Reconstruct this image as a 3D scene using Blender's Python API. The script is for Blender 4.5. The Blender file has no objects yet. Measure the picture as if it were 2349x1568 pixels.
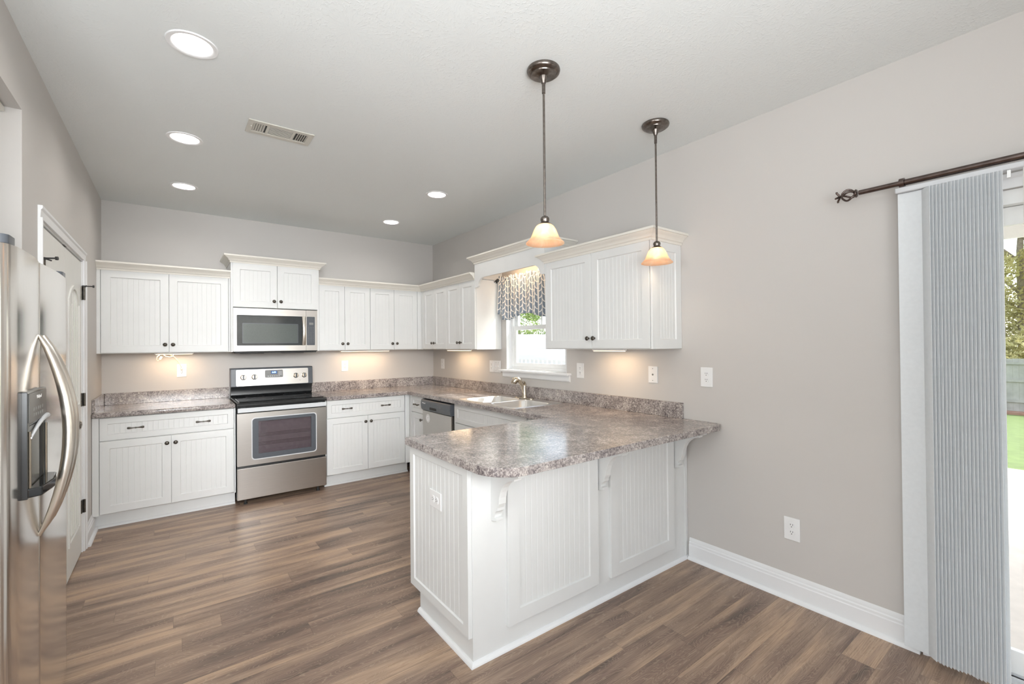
import bpy, bmesh, math, random
from mathutils import Vector, Matrix
R = math.radians
random.seed(7)
S = bpy.context.scene
C = S.collection

# ------------------------------------------------------------------ camera
yaw, pitch, roll = 0.6439, 0.0075, 0.009
cam_d = bpy.data.cameras.new('camera'); cam = bpy.data.objects.new('camera', cam_d); C.objects.link(cam)
cam_d.sensor_fit = 'HORIZONTAL'; cam_d.sensor_width = 36.0
cam_d.lens = 36.0 * 1033.2 / 2349.0
cam_d.clip_start = 0.05; cam_d.clip_end = 300
fw = Vector((math.sin(yaw) * math.cos(pitch), math.cos(yaw) * math.cos(pitch), math.sin(pitch)))
rt = Vector((math.cos(yaw), -math.sin(yaw), 0)); up = rt.cross(fw)
rt2 = rt * math.cos(roll) - up * math.sin(roll); up2 = rt * math.sin(roll) + up * math.cos(roll)
m = Matrix((rt2, up2, -fw)).transposed().to_4x4(); m.translation = Vector((-2.7185, -5.3414, 1.4107))
cam.matrix_world = m
S.camera = cam

# ------------------------------------------------------------------ light, sky, exposure
S.view_settings.view_transform = 'Standard'; S.view_settings.look = 'None'
S.view_settings.gamma = 1.0; S.view_settings.use_curve_mapping = False
S.view_settings.exposure = 0.0
W = bpy.data.worlds.new('sky'); S.world = W; W.use_nodes = True
wn = W.node_tree.nodes; wl = W.node_tree.links
bg = wn['Background']
sky = wn.new('ShaderNodeTexSky'); sky.sky_type = 'NISHITA'; sky.sun_disc = False
sky.sun_elevation = R(44); sky.sun_rotation = R(135); sky.air_density = 1.0; sky.dust_density = 2.0; sky.ozone_density = 1.0
hs = wn.new('ShaderNodeHueSaturation'); hs.inputs['Saturation'].default_value = 0.45
wl.new(sky.outputs[0], hs.inputs['Color']); wl.new(hs.outputs[0], bg.inputs[0]); bg.inputs[1].default_value = 0.6
sd = bpy.data.lights.new('sun', 'SUN'); sun = bpy.data.objects.new('sun', sd); C.objects.link(sun)
sd.energy = 5.0; sd.angle = R(0.6); sd.color = (1.0, 0.97, 0.92)
sun.rotation_euler = Vector((-0.62, 0.70, -0.92)).to_track_quat('-Z', 'Y').to_euler()

def area(name, loc, direction, sx, sy, power, color=(1, 1, 1), shape='RECTANGLE', parent=None, spread=None):
    l = bpy.data.lights.new(name, 'AREA'); l.shape = shape; l.size = sx; l.size_y = sy
    l.energy = power; l.color = color
    if spread: l.spread = R(spread)
    o = bpy.data.objects.new(name, l); C.objects.link(o); o.location = loc
    o.rotation_euler = Vector(direction).to_track_quat('-Z', 'Y').to_euler()
    if parent: o.parent = parent
    return o
# added fill lamps at unseen windows out of view, to even out the room
FILL_TINT = (0.95, 0.98, 1.0)
area('rear_fill_a', (-1.35, -9.25, 1.45), (0, 1, -0.05), 1.9, 1.7, 8, FILL_TINT)
area('rear_fill_b', (-4.6, -9.25, 1.45), (0, 1, -0.05), 1.9, 1.7, 4, FILL_TINT)
area('side_fill', (-7.75, -6.4, 1.45), (1, 0.1, -0.05), 2.2, 1.7, 118, FILL_TINT)
# two added fill lamps behind the camera, brightening ceiling and kitchen like a flash
area('ceiling_fill', (-2.95, -6.3, 1.55), (0.22, 1.0, 0.80), 2.0, 1.5, 74, (0.91, 0.965, 1.0), spread=120)
area('kitchen_fill', (-2.9, -6.4, 2.1), (0.12, 1.0, -0.22), 2.0, 0.9, 15.5, (0.97, 0.985, 1.0), spread=46)
for nm, loc, sx_, sy_ in (('sliding_door_sky_portal', (0.15, -5.785, 1.02), 1.8, 2.0), ('sink_window_sky_portal', (0.15, -2.06, 1.61), 0.88, 0.88)):
    po = area(nm, loc, (-1, 0, 0), sx_, sy_, 1.0); po.data.cycles.is_portal = True

# ------------------------------------------------------------------ materials
def new_mat(name):
    mt = bpy.data.materials.new(name); mt.use_nodes = True
    n = mt.node_tree.nodes; b = n['Principled BSDF']
    return mt, n, mt.node_tree.links, b
def srgb(r, g, b):
    f = lambda c: (c / 255 / 12.92) if c / 255 <= 0.04045 else ((c / 255 + 0.055) / 1.055) ** 2.4
    return (f(r), f(g), f(b), 1)
def coords(n, l, scale=(1, 1, 1), rot=(0, 0, 0), kind='Object'):
    tc = n.new('ShaderNodeTexCoord'); mp = n.new('ShaderNodeMapping')
    mp.inputs['Scale'].default_value = scale; mp.inputs['Rotation'].default_value = rot
    l.new(tc.outputs[kind], mp.inputs[0]); return mp.outputs[0]
def noise(n, l, vec, scale, detail=4, rough=0.55, dist=0.0):
    t = n.new('ShaderNodeTexNoise'); t.inputs['Scale'].default_value = scale; t.inputs['Detail'].default_value = detail
    t.inputs['Roughness'].default_value = rough; t.inputs['Distortion'].default_value = dist
    l.new(vec, t.inputs['Vector']); return t
def ramp(n, l, fac, stops, interp='LINEAR'):
    r = n.new('ShaderNodeValToRGB'); r.color_ramp.interpolation = interp
    e = r.color_ramp.elements
    while len(e) < len(stops): e.new(0.5)
    for k, (p, c) in enumerate(stops): e[k].position = p; e[k].color = c
    l.new(fac, r.inputs[0]); return r
def bump(n, l, h, strength, dist, b):
    bm_ = n.new('ShaderNodeBump'); bm_.inputs['Strength'].default_value = strength; bm_.inputs['Distance'].default_value = dist
    l.new(h, bm_.inputs['Height']); l.new(bm_.outputs[0], b.inputs['Normal']); return bm_
def mixc(n, l, fac, a, b, mode='MIX'):
    x = n.new('ShaderNodeMix'); x.data_type = 'RGBA'; x.blend_type = mode
    for s, v in ((0, fac), (6, a), (7, b)):
        if hasattr(v, 'links') or hasattr(v, 'is_linked'): l.new(v, x.inputs[s])
        else: x.inputs[s].default_value = v
    return x.outputs[2]
def mth(n, l, op, a, b=None, c=None):
    x = n.new('ShaderNodeMath'); x.operation = op
    for i, v in enumerate((a, b, c)):
        if v is None: continue
        if hasattr(v, 'is_linked'): l.new(v, x.inputs[i])
        else: x.inputs[i].default_value = v
    return x.outputs[0]
def plain(name, col, rough=0.5, metal=0.0, var=0.03, nscale=30, bumps=0.0, spec=0.5, coat=0.0):
    mt, n, l, b = new_mat(name)
    v = coords(n, l); t = noise(n, l, v, nscale, 3)
    c = col if len(col) == 4 else (*col, 1)
    dk = tuple(max(0, x * (1 - var)) for x in c[:3]) + (1,); lt = tuple(min(1, x * (1 + var)) for x in c[:3]) + (1,)
    r = ramp(n, l, t.outputs[0], [(0.3, dk), (0.7, lt)]); l.new(r.outputs[0], b.inputs['Base Color'])
    b.inputs['Roughness'].default_value = rough; b.inputs['Metallic'].default_value = metal
    b.inputs['Specular IOR Level'].default_value = spec; b.inputs['Coat Weight'].default_value = coat
    if bumps: bump(n, l, t.outputs[0], bumps, 0.002, b)
    return mt

M = {}
WHITE = srgb(225, 226, 225)
M['cab'] = plain('white_painted_wood', WHITE, 0.46, var=0.012, nscale=8)
M['trim'] = plain('white_trim_paint', srgb(234, 235, 236), 0.4, var=0.01, nscale=6)
M['door'] = plain('white_door_paint', srgb(230, 230, 226), 0.42, var=0.012, nscale=9)
M['crown'] = plain('cream_crown_paint', srgb(228, 224, 215), 0.45, var=0.01, nscale=9)
M['vinyl'] = plain('white_vinyl', srgb(240, 241, 240), 0.35, var=0.01)
M['plate'] = plain('white_plastic_plate', srgb(236, 236, 236), 0.3, var=0.01)
M['slot'] = plain('dark_slot', srgb(60, 60, 60), 0.6)
M['black_gloss'] = plain('black_ceramic_glass', (0.012, 0.013, 0.014), 0.06, var=0.1, spec=0.6)
M['black'] = plain('black_enamel', (0.02, 0.021, 0.022), 0.22, var=0.1)
M['black_matte'] = plain('black_plastic', (0.03, 0.03, 0.03), 0.5, var=0.1)
M['dark_grey'] = plain('charcoal_plastic', srgb(82, 86, 92), 0.3, var=0.05)
M['iron'] = plain('pewter_knob_metal', srgb(96, 92, 86), 0.32, 1.0, var=0.25, nscale=90)
M['bronze'] = plain('oil_rubbed_bronze', srgb(122, 114, 108), 0.26, 1.0, var=0.25, nscale=60)
M['brown_rod'] = plain('dark_brown_rod_metal', srgb(104, 92, 88), 0.25, 1.0, var=0.2, nscale=40)
M['nickel'] = plain('brushed_nickel', srgb(190, 180, 165), 0.22, 1.0, var=0.06, nscale=60)
M['chrome'] = plain('polished_dark_chrome', srgb(150, 145, 138), 0.12, 1.0, var=0.05)
M['display'] = plain('display_plastic', srgb(128, 128, 126), 0.35, var=0.06)
M['cord'] = plain('cream_cord_plastic', srgb(240, 226, 205), 0.4, var=0.02)
M['dark_gap'] = plain('dark_gap', (0.015, 0.015, 0.015), 0.7)
M['ltgrey'] = plain('light_grey_plastic', srgb(205, 207, 210), 0.3, var=0.02)
M['vent'] = plain('vent_enamel', srgb(206, 202, 192), 0.4, var=0.02)
M['brand_white'] = plain('white_lettering', srgb(250, 250, 250), 0.4)
M['brand_dark'] = plain('grey_lettering', srgb(110, 106, 100), 0.4)

def stainless(name, col, rough, stretch, along=2):
    mt, n, l, b = new_mat(name)
    sc = [1, 1, 1]
    for i in range(3):
        if i != along: sc[i] = stretch
    v = coords(n, l, tuple(sc)); t = noise(n, l, v, 6, 5, 0.7)
    r = ramp(n, l, t.outputs[0], [(0.25, tuple(c * 0.93 for c in col) + (1,)), (0.75, tuple(min(1, c * 1.05) for c in col) + (1,))])
    l.new(r.outputs[0], b.inputs['Base Color']); b.inputs['Metallic'].default_value = 1.0
    rr = n.new('ShaderNodeMapRange'); rr.inputs['To Min'].default_value = rough * 0.85; rr.inputs['To Max'].default_value = rough * 1.15
    l.new(t.outputs[0], rr.inputs[0]); l.new(rr.outputs[0], b.inputs['Roughness'])
    bump(n, l, t.outputs[0], 0.03, 0.001, b)
    return mt
M['steel'] = stainless('brushed_stainless', (0.50, 0.475, 0.445), 0.30, 60, 0)
M['fridge_steel'] = stainless('polished_fridge_stainless', (0.74, 0.71, 0.67), 0.17, 50, 2)
M['handle_steel'] = plain('satin_steel_handle', (0.72, 0.68, 0.62), 0.30, 1.0, var=0.03, nscale=20)
M['sink_steel'] = stainless('sink_stainless', (0.74, 0.73, 0.71), 0.32, 40, 1)

def wall_mat(name, col):
    mt, n, l, b = new_mat(name)
    v = coords(n, l); t = noise(n, l, v, 220, 3, 0.6); t2 = noise(n, l, v, 1.2, 2)
    r = ramp(n, l, t2.outputs[0], [(0.3, tuple(c * 0.985 for c in col[:3]) + (1,)), (0.7, col)])
    l.new(r.outputs[0], b.inputs['Base Color']); b.inputs['Roughness'].default_value = 0.55
    b.inputs['Specular IOR Level'].default_value = 0.35
    bump(n, l, t.outputs[0], 0.12, 0.002, b); return mt
M['wall'] = wall_mat('greige_wall_paint', srgb(203, 199, 195))

def ceiling_mat():
    mt, n, l, b = new_mat('stomp_textured_ceiling')
    v = coords(n, l)
    w = noise(n, l, v, 2.2, 2, 0.5)
    vor = n.new('ShaderNodeTexVoronoi'); vor.inputs['Scale'].default_value = 3.2; l.new(v, vor.inputs['Vector'])
    # brush strokes that fan out from each stomp: angle about the cell centre
    sub = n.new('ShaderNodeVectorMath'); sub.operation = 'SUBTRACT'
    l.new(v, sub.inputs[0]); l.new(vor.outputs['Position'], sub.inputs[1])
    sx = n.new('ShaderNodeSeparateXYZ'); l.new(sub.outputs[0], sx.inputs[0])
    ang = mth(n, l, 'ARCTAN2', sx.outputs[1], sx.outputs[0])
    cb = n.new('ShaderNodeCombineXYZ'); l.new(mth(n, l, 'MULTIPLY', ang, 9.0), cb.inputs[0]); l.new(mth(n, l, 'MULTIPLY', vor.outputs['Distance'], 14.0), cb.inputs[1])
    l.new(mth(n, l, 'MULTIPLY', w.outputs[0], 5.0), cb.inputs[2])
    st = noise(n, l, cb.outputs[0], 1.6, 3, 0.5, 0.6)
    rr = ramp(n, l, st.outputs[0], [(0.52, (0, 0, 0, 1)), (0.66, (1, 1, 1, 1))])
    fine = noise(n, l, v, 120, 2)
    h = mth(n, l, 'ADD', rr.outputs[0], mth(n, l, 'MULTIPLY', fine.outputs[0], 0.3))
    b.inputs['Base Color'].default_value = srgb(230, 233, 232); b.inputs['Roughness'].default_value = 0.6
    bump(n, l, h, 0.22, 0.004, b); return mt
M['ceiling'] = ceiling_mat()

def floor_mat():
    mt, n, l, b = new_mat('oak_plank_floor')
    tc = n.new('ShaderNodeTexCoord'); sp = n.new('ShaderNodeSeparateXYZ'); l.new(tc.outputs['Object'], sp.inputs[0])
    X, Y = sp.outputs[0], sp.outputs[1]
    PW, PL = 0.124, 1.22
    ry = mth(n, l, 'DIVIDE', Y, PW); row = mth(n, l, 'FLOOR', ry); fy = mth(n, l, 'SUBTRACT', ry, row)
    wn1 = n.new('ShaderNodeTexWhiteNoise'); wn1.noise_dimensions = '1D'; l.new(row, wn1.inputs['W'])
    xo = mth(n, l, 'ADD', mth(n, l, 'DIVIDE', X, PL), mth(n, l, 'MULTIPLY', wn1.outputs['Value'], 7.0))
    col = mth(n, l, 'FLOOR', xo); fx = mth(n, l, 'SUBTRACT', xo, col)
    idv = n.new('ShaderNodeCombineXYZ'); l.new(row, idv.inputs[0]); l.new(col, idv.inputs[1])
    wn2 = n.new('ShaderNodeTexWhiteNoise'); wn2.noise_dimensions = '2D'; l.new(idv.outputs[0], wn2.inputs['Vector'])
    pid = wn2.outputs['Value']; pz = mth(n, l, 'MULTIPLY', pid, 37.0)
    # broad tone drifting along each board
    c1 = n.new('ShaderNodeCombineXYZ'); l.new(mth(n, l, 'MULTIPLY', X, 1.3), c1.inputs[0]); l.new(mth(n, l, 'MULTIPLY', Y, 11.0), c1.inputs[1]); l.new(pz, c1.inputs[2])
    tone = noise(n, l, c1.outputs[0], 1.0, 3, 0.5, 0.4)
    tv = mth(n, l, 'ADD', mth(n, l, 'MULTIPLY', tone.outputs[0], 1.12), mth(n, l, 'MULTIPLY', pid, 0.20))
    base = ramp(n, l, tv, [(0.34, srgb(80, 70, 66)), (0.46, srgb(112, 94, 84)), (0.58, srgb(138, 115, 102)), (0.70, srgb(158, 134, 117)), (0.86, srgb(188, 159, 134))])
    # cathedral figure: iso-lines of a stretched noise
    c2 = n.new('ShaderNodeCombineXYZ'); l.new(mth(n, l, 'MULTIPLY', X, 2.6), c2.inputs[0]); l.new(mth(n, l, 'MULTIPLY', Y, 13.0), c2.inputs[1]); l.new(pz, c2.inputs[2])
    fig = noise(n, l, c2.outputs[0], 1.0, 2, 0.4, 0.5)
    c4 = n.new('ShaderNodeCombineXYZ'); l.new(mth(n, l, 'MULTIPLY', X, 30), c4.inputs[0]); l.new(mth(n, l, 'MULTIPLY', Y, 130), c4.inputs[1]); l.new(pz, c4.inputs[2])
    jit = noise(n, l, c4.outputs[0], 1.0, 2)
    iso = mth(n, l, 'FRACT', mth(n, l, 'ADD', mth(n, l, 'MULTIPLY', fig.outputs[0], 36.0), mth(n, l, 'MULTIPLY', jit.outputs[0], 0.55)))
    line = ramp(n, l, iso, [(0.0, (0, 0, 0, 1)), (0.40, (0.05, 0.05, 0.05, 1)), (0.55, (1, 1, 1, 1)), (0.66, (0.1, 0.1, 0.1, 1)), (1.0, (0, 0, 0, 1))])
    # straight fine grain
    c3 = n.new('ShaderNodeCombineXYZ'); l.new(mth(n, l, 'MULTIPLY', X, 7), c3.inputs[0]); l.new(mth(n, l, 'MULTIPLY', Y, 260), c3.inputs[1]); l.new(pz, c3.inputs[2])
    gr = noise(n, l, c3.outputs[0], 1.0, 4, 0.6, 0.2)
    g1 = ramp(n, l, gr.outputs[0], [(0.36, (0.62, 0.60, 0.58, 1)), (0.55, (1, 1, 1, 1))])
    cc = mixc(n, l, 0.8, base.outputs[0], g1.outputs[0], 'MULTIPLY')
    lm = mth(n, l, 'MULTIPLY', line.outputs[0], 0.36)
    cc = mixc(n, l, lm, cc, srgb(196, 176, 152))
    # joints between boards
    ey = mth(n, l, 'MULTIPLY', mth(n, l, 'MINIMUM', fy, mth(n, l, 'SUBTRACT', 1.0, fy)), PW)
    ex = mth(n, l, 'MULTIPLY', mth(n, l, 'MINIMUM', fx, mth(n, l, 'SUBTRACT', 1.0, fx)), PL)
    ed = mth(n, l, 'MINIMUM', ey, ex); jr = n.new('ShaderNodeMapRange'); jr.inputs['From Max'].default_value = 0.0016
    l.new(ed, jr.inputs[0])
    cc = mixc(n, l, mth(n, l, 'MULTIPLY', mth(n, l, 'SUBTRACT', 1.0, jr.outputs[0]), 0.5), cc, srgb(70, 58, 50))
    l.new(cc, b.inputs['Base Color']); b.inputs['Specular IOR Level'].default_value = 0.45
    rg = n.new('ShaderNodeMapRange'); rg.inputs['To Min'].default_value = 0.30; rg.inputs['To Max'].default_value = 0.42
    l.new(gr.outputs[0], rg.inputs[0]); l.new(rg.outputs[0], b.inputs['Roughness'])
    hh = mth(n, l, 'ADD', mth(n, l, 'MULTIPLY', gr.outputs[0], 0.4), jr.outputs[0])
    bump(n, l, hh, 0.12, 0.0015, b); return mt
M['floor'] = floor_mat()

def laminate_mat():
    mt, n, l, b = new_mat('speckled_granite_laminate')
    v = coords(n, l)
    a = noise(n, l, v, 9, 5, 0.65, 0.5); f = noise(n, l, v, 85, 6, 0.78, 0.6); g = noise(n, l, v, 150, 3, 0.7)
    base = ramp(n, l, a.outputs[0], [(0.34, srgb(116, 107, 106)), (0.5, srgb(162, 153, 150)), (0.64, srgb(200, 191, 185))])
    cl = ramp(n, l, mth(n, l, 'ADD', mth(n, l, 'MULTIPLY', f.outputs[0], 0.82), mth(n, l, 'MULTIPLY', a.outputs[0], 0.18)),
              [(0.40, srgb(58, 53, 59)), (0.46, srgb(118, 110, 110)), (0.53, srgb(170, 161, 157)), (0.62, srgb(224, 217, 209))])
    cc = mixc(n, l, 0.74, base.outputs[0], cl.outputs[0])
    sp = ramp(n, l, g.outputs[0], [(0.36, (0, 0, 0, 1)), (0.41, (1, 1, 1, 1))])
    cc = mixc(n, l, mth(n, l, 'MULTIPLY', mth(n, l, 'SUBTRACT', 1.0, sp.outputs[0]), 0.6), cc, srgb(50, 45, 50))
    l.new(cc, b.inputs['Base Color']); b.inputs['Roughness'].default_value = 0.16; b.inputs['Specular IOR Level'].default_value = 0.7
    bump(n, l, f.outputs[0], 0.03, 0.001, b); return mt
M['laminate'] = laminate_mat()

def glass_mat(name, tint=(0.97, 0.985, 0.98, 1), gloss=1.0):
    mt, n, l, b = new_mat(name); n.remove(b)
    tr = n.new('ShaderNodeBsdfTransparent'); tr.inputs[0].default_value = tint
    gl = n.new('ShaderNodeBsdfGlossy'); gl.inputs['Roughness'].default_value = 0.01
    fr = n.new('ShaderNodeFresnel'); fr.inputs[0].default_value = 1.45
    gg = n.new('ShaderNodeNewGeometry'); mx = n.new('ShaderNodeMixShader')
    l.new(mth(n, l, 'MULTIPLY', mth(n, l, 'MULTIPLY', fr.outputs[0], gloss), mth(n, l, 'SUBTRACT', 1.0, gg.outputs['Backfacing'])), mx.inputs[0]); l.new(tr.outputs[0], mx.inputs[1]); l.new(gl.outputs[0], mx.inputs[2])
    l.new(mx.outputs[0], n['Material Output'].inputs[0]); return mt
M['glass'] = glass_mat('window_glass')
M['oven_glass'] = glass_mat('tinted_oven_glass', (0.72, 0.70, 0.72, 1), 1.4)
def emit_mat(name, col, strength):
    mt, n, l, b = new_mat(name)
    b.inputs['Base Color'].default_value = (*col, 1); b.inputs['Emission Color'].default_value = (*col, 1)
    b.inputs['Emission Strength'].default_value = strength; return mt
M['can_lens'] = emit_mat('downlight_lens', (1.0, 0.97, 0.92), 6.0)
M['bulb'] = emit_mat('warm_bulb', (1.0, 0.86, 0.66), 14.0)
M['strip'] = emit_mat('undercabinet_diffuser', (1.0, 0.80, 0.55), 2.2)
M['digits'] = emit_mat('blue_digits', (0.45, 0.68, 1.0), 3.0)
M['digit_bg'] = emit_mat('blue_display', (0.02, 0.07, 0.2), 0.6)
def shade_mat():
    mt, n, l, b = new_mat('alabaster_glass_shade'); n.remove(b)
    v = coords(n, l); t = noise(n, l, v, 16, 4, 0.6, 1.5)
    r = ramp(n, l, t.outputs[0], [(0.35, (1.0, 0.74, 0.56, 1)), (0.65, (1.0, 0.86, 0.72, 1))])
    tl = n.new('ShaderNodeBsdfTranslucent'); df = n.new('ShaderNodeBsdfDiffuse'); gl = n.new('ShaderNodeBsdfGlossy')
    gl.inputs['Roughness'].default_value = 0.1
    l.new(r.outputs[0], tl.inputs[0]); l.new(r.outputs[0], df.inputs[0])
    m0 = n.new('ShaderNodeMixShader'); m0.inputs[0].default_value = 0.75; l.new(df.outputs[0], m0.inputs[1]); l.new(tl.outputs[0], m0.inputs[2])
    tp = n.new('ShaderNodeBsdfTransparent'); l.new(r.outputs[0], tp.inputs[0])
    m1 = n.new('ShaderNodeMixShader'); m1.inputs[0].default_value = 0.22; l.new(m0.outputs[0], m1.inputs[1]); l.new(tp.outputs[0], m1.inputs[2])
    m2 = n.new('ShaderNodeMixShader'); m2.inputs[0].default_value = 0.05; l.new(m1.outputs[0], m2.inputs[1]); l.new(gl.outputs[0], m2.inputs[2])
    l.new(m2.outputs[0], n['Material Output'].inputs[0]); return mt
M['shade'] = shade_mat()
def blind_mat():
    mt, n, l, b = new_mat('vertical_blind_vinyl')
    v = coords(n, l, (1, 1, 1)); t = noise(n, l, v, 60, 3)
    r = ramp(n, l, t.outputs[0], [(0.3, srgb(238, 241, 243)), (0.7, srgb(242, 245, 247))]); l.new(r.outputs[0], b.inputs['Base Color'])
    b.inputs['Roughness'].default_value = 0.45
    tl = n.new('ShaderNodeBsdfTranslucent'); l.new(r.outputs[0], tl.inputs[0]); mx = n.new('ShaderNodeMixShader'); mx.inputs[0].default_value = 0.35
    l.new(b.outputs[0], mx.inputs[1]); l.new(tl.outputs[0], mx.inputs[2]); l.new(mx.outputs[0], n['Material Output'].inputs[0]); return mt
M['blind'] = blind_mat()
def fabric_mat():
    mt, n, l, b = new_mat('lattice_print_cotton')
    tc = n.new('ShaderNodeTexCoord'); sp = n.new('ShaderNodeSeparateXYZ'); l.new(tc.outputs['UV'], sp.inputs[0])
    P = 0.062
    ux = mth(n, l, 'DIVIDE', sp.outputs[0], P); uy = mth(n, l, 'DIVIDE', sp.outputs[1], P)
    ci = mth(n, l, 'FLOOR', ux); fx = mth(n, l, 'SUBTRACT', mth(n, l, 'SUBTRACT', ux, ci), 0.5)
    odd = mth(n, l, 'MODULO', mth(n, l, 'ABSOLUTE', ci), 2.0)
    y2 = mth(n, l, 'ADD', uy, mth(n, l, 'MULTIPLY', odd, 0.5)); fy = mth(n, l, 'SUBTRACT', y2, mth(n, l, 'FLOOR', y2))
    bar = mth(n, l, 'LESS_THAN', mth(n, l, 'ABSOLUTE', fx), 0.075)
    edge = mth(n, l, 'GREATER_THAN', mth(n, l, 'ABSOLUTE', fx), 0.455)
    def ring(cy):
        d = mth(n, l, 'SQRT', mth(n, l, 'ADD', mth(n, l, 'POWER', fx, 2.0), mth(n, l, 'POWER', mth(n, l, 'SUBTRACT', fy, cy), 2.0)))
        return mth(n, l, 'MULTIPLY', mth(n, l, 'LESS_THAN', fy, cy), mth(n, l, 'LESS_THAN', mth(n, l, 'ABSOLUTE', mth(n, l, 'SUBTRACT', d, 0.44)), 0.065))
    k = mth(n, l, 'MAXIMUM', bar, edge)
    k = mth(n, l, 'MAXIMUM', k, ring(0.62)); k = mth(n, l, 'MAXIMUM', k, ring(-0.38)); k = mth(n, l, 'MAXIMUM', k, ring(1.62))
    wv = noise(n, l, coords(n, l), 300, 2)
    bl = ramp(n, l, wv.outputs[0], [(0.3, srgb(122, 134, 148)), (0.7, srgb(140, 153, 166))])
    l.new(mixc(n, l, k, bl.outputs[0], srgb(236, 233, 228)), b.inputs['Base Color']); b.inputs['Roughness'].default_value = 0.9
    return mt
M['fabric'] = fabric_mat()
def leaf_mat(name, c1, c2):
    mt, n, l, b = new_mat(name)
    v = coords(n, l); t = noise(n, l, v, 1.7, 4)
    r = ramp(n, l, t.outputs[0], [(0.3, c1), (0.7, c2)]); l.new(r.outputs[0], b.inputs['Base Color']); b.inputs['Roughness'].default_value = 0.6
    tl = n.new('ShaderNodeBsdfTranslucent'); l.new(r.outputs[0], tl.inputs[0])
    mx = n.new('ShaderNodeMixShader'); mx.inputs[0].default_value = 0.4; l.new(b.outputs[0], mx.inputs[1]); l.new(tl.outputs[0], mx.inputs[2])
    l.new(mx.outputs[0], n['Material Output'].inputs[0]); return mt
M['leaf'] = leaf_mat('green_leaves', srgb(110, 140, 70), srgb(185, 200, 125))
M['leaf2'] = leaf_mat('yellow_green_leaves', srgb(170, 165, 110), srgb(222, 212, 160))
M['bark'] = plain('grey_bark', srgb(150, 138, 122), 0.9, var=0.25, nscale=14, bumps=0.4)
M['grass'] = plain('lawn_grass', srgb(104, 122, 66), 0.9, var=0.18, nscale=5, bumps=0.3)
M['patio'] = plain('concrete_patio', srgb(216, 206, 198), 0.8, var=0.05, nscale=12, bumps=0.1)
M['soil'] = plain('red_clay_soil', srgb(168, 128, 108), 0.95, var=0.15, nscale=6)
M['fence'] = plain('weathered_fence_wood', srgb(176, 172, 164), 0.85, var=0.14, nscale=4)
M['siding'] = plain('white_siding', srgb(226, 226, 224), 0.6, var=0.02)
M['brick'] = plain('house_brick', srgb(170, 150, 140), 0.85, var=0.1)
def shingle_mat():
    mt, n, l, b = new_mat('grey_roof_shingles')
    v = coords(n, l); br = n.new('ShaderNodeTexBrick'); br.inputs['Scale'].default_value = 5
    br.inputs['Color1'].default_value = srgb(178, 178, 180); br.inputs['Color2'].default_value = srgb(164, 164, 168); br.inputs['Mortar'].default_value = srgb(132, 132, 138)
    br.inputs['Mortar Size'].default_value = 0.02; l.new(v, br.inputs['Vector']); l.new(br.outputs[0], b.inputs['Base Color']); b.inputs['Roughness'].default_value = 0.9
    return mt
M['shingle'] = shingle_mat()

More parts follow.
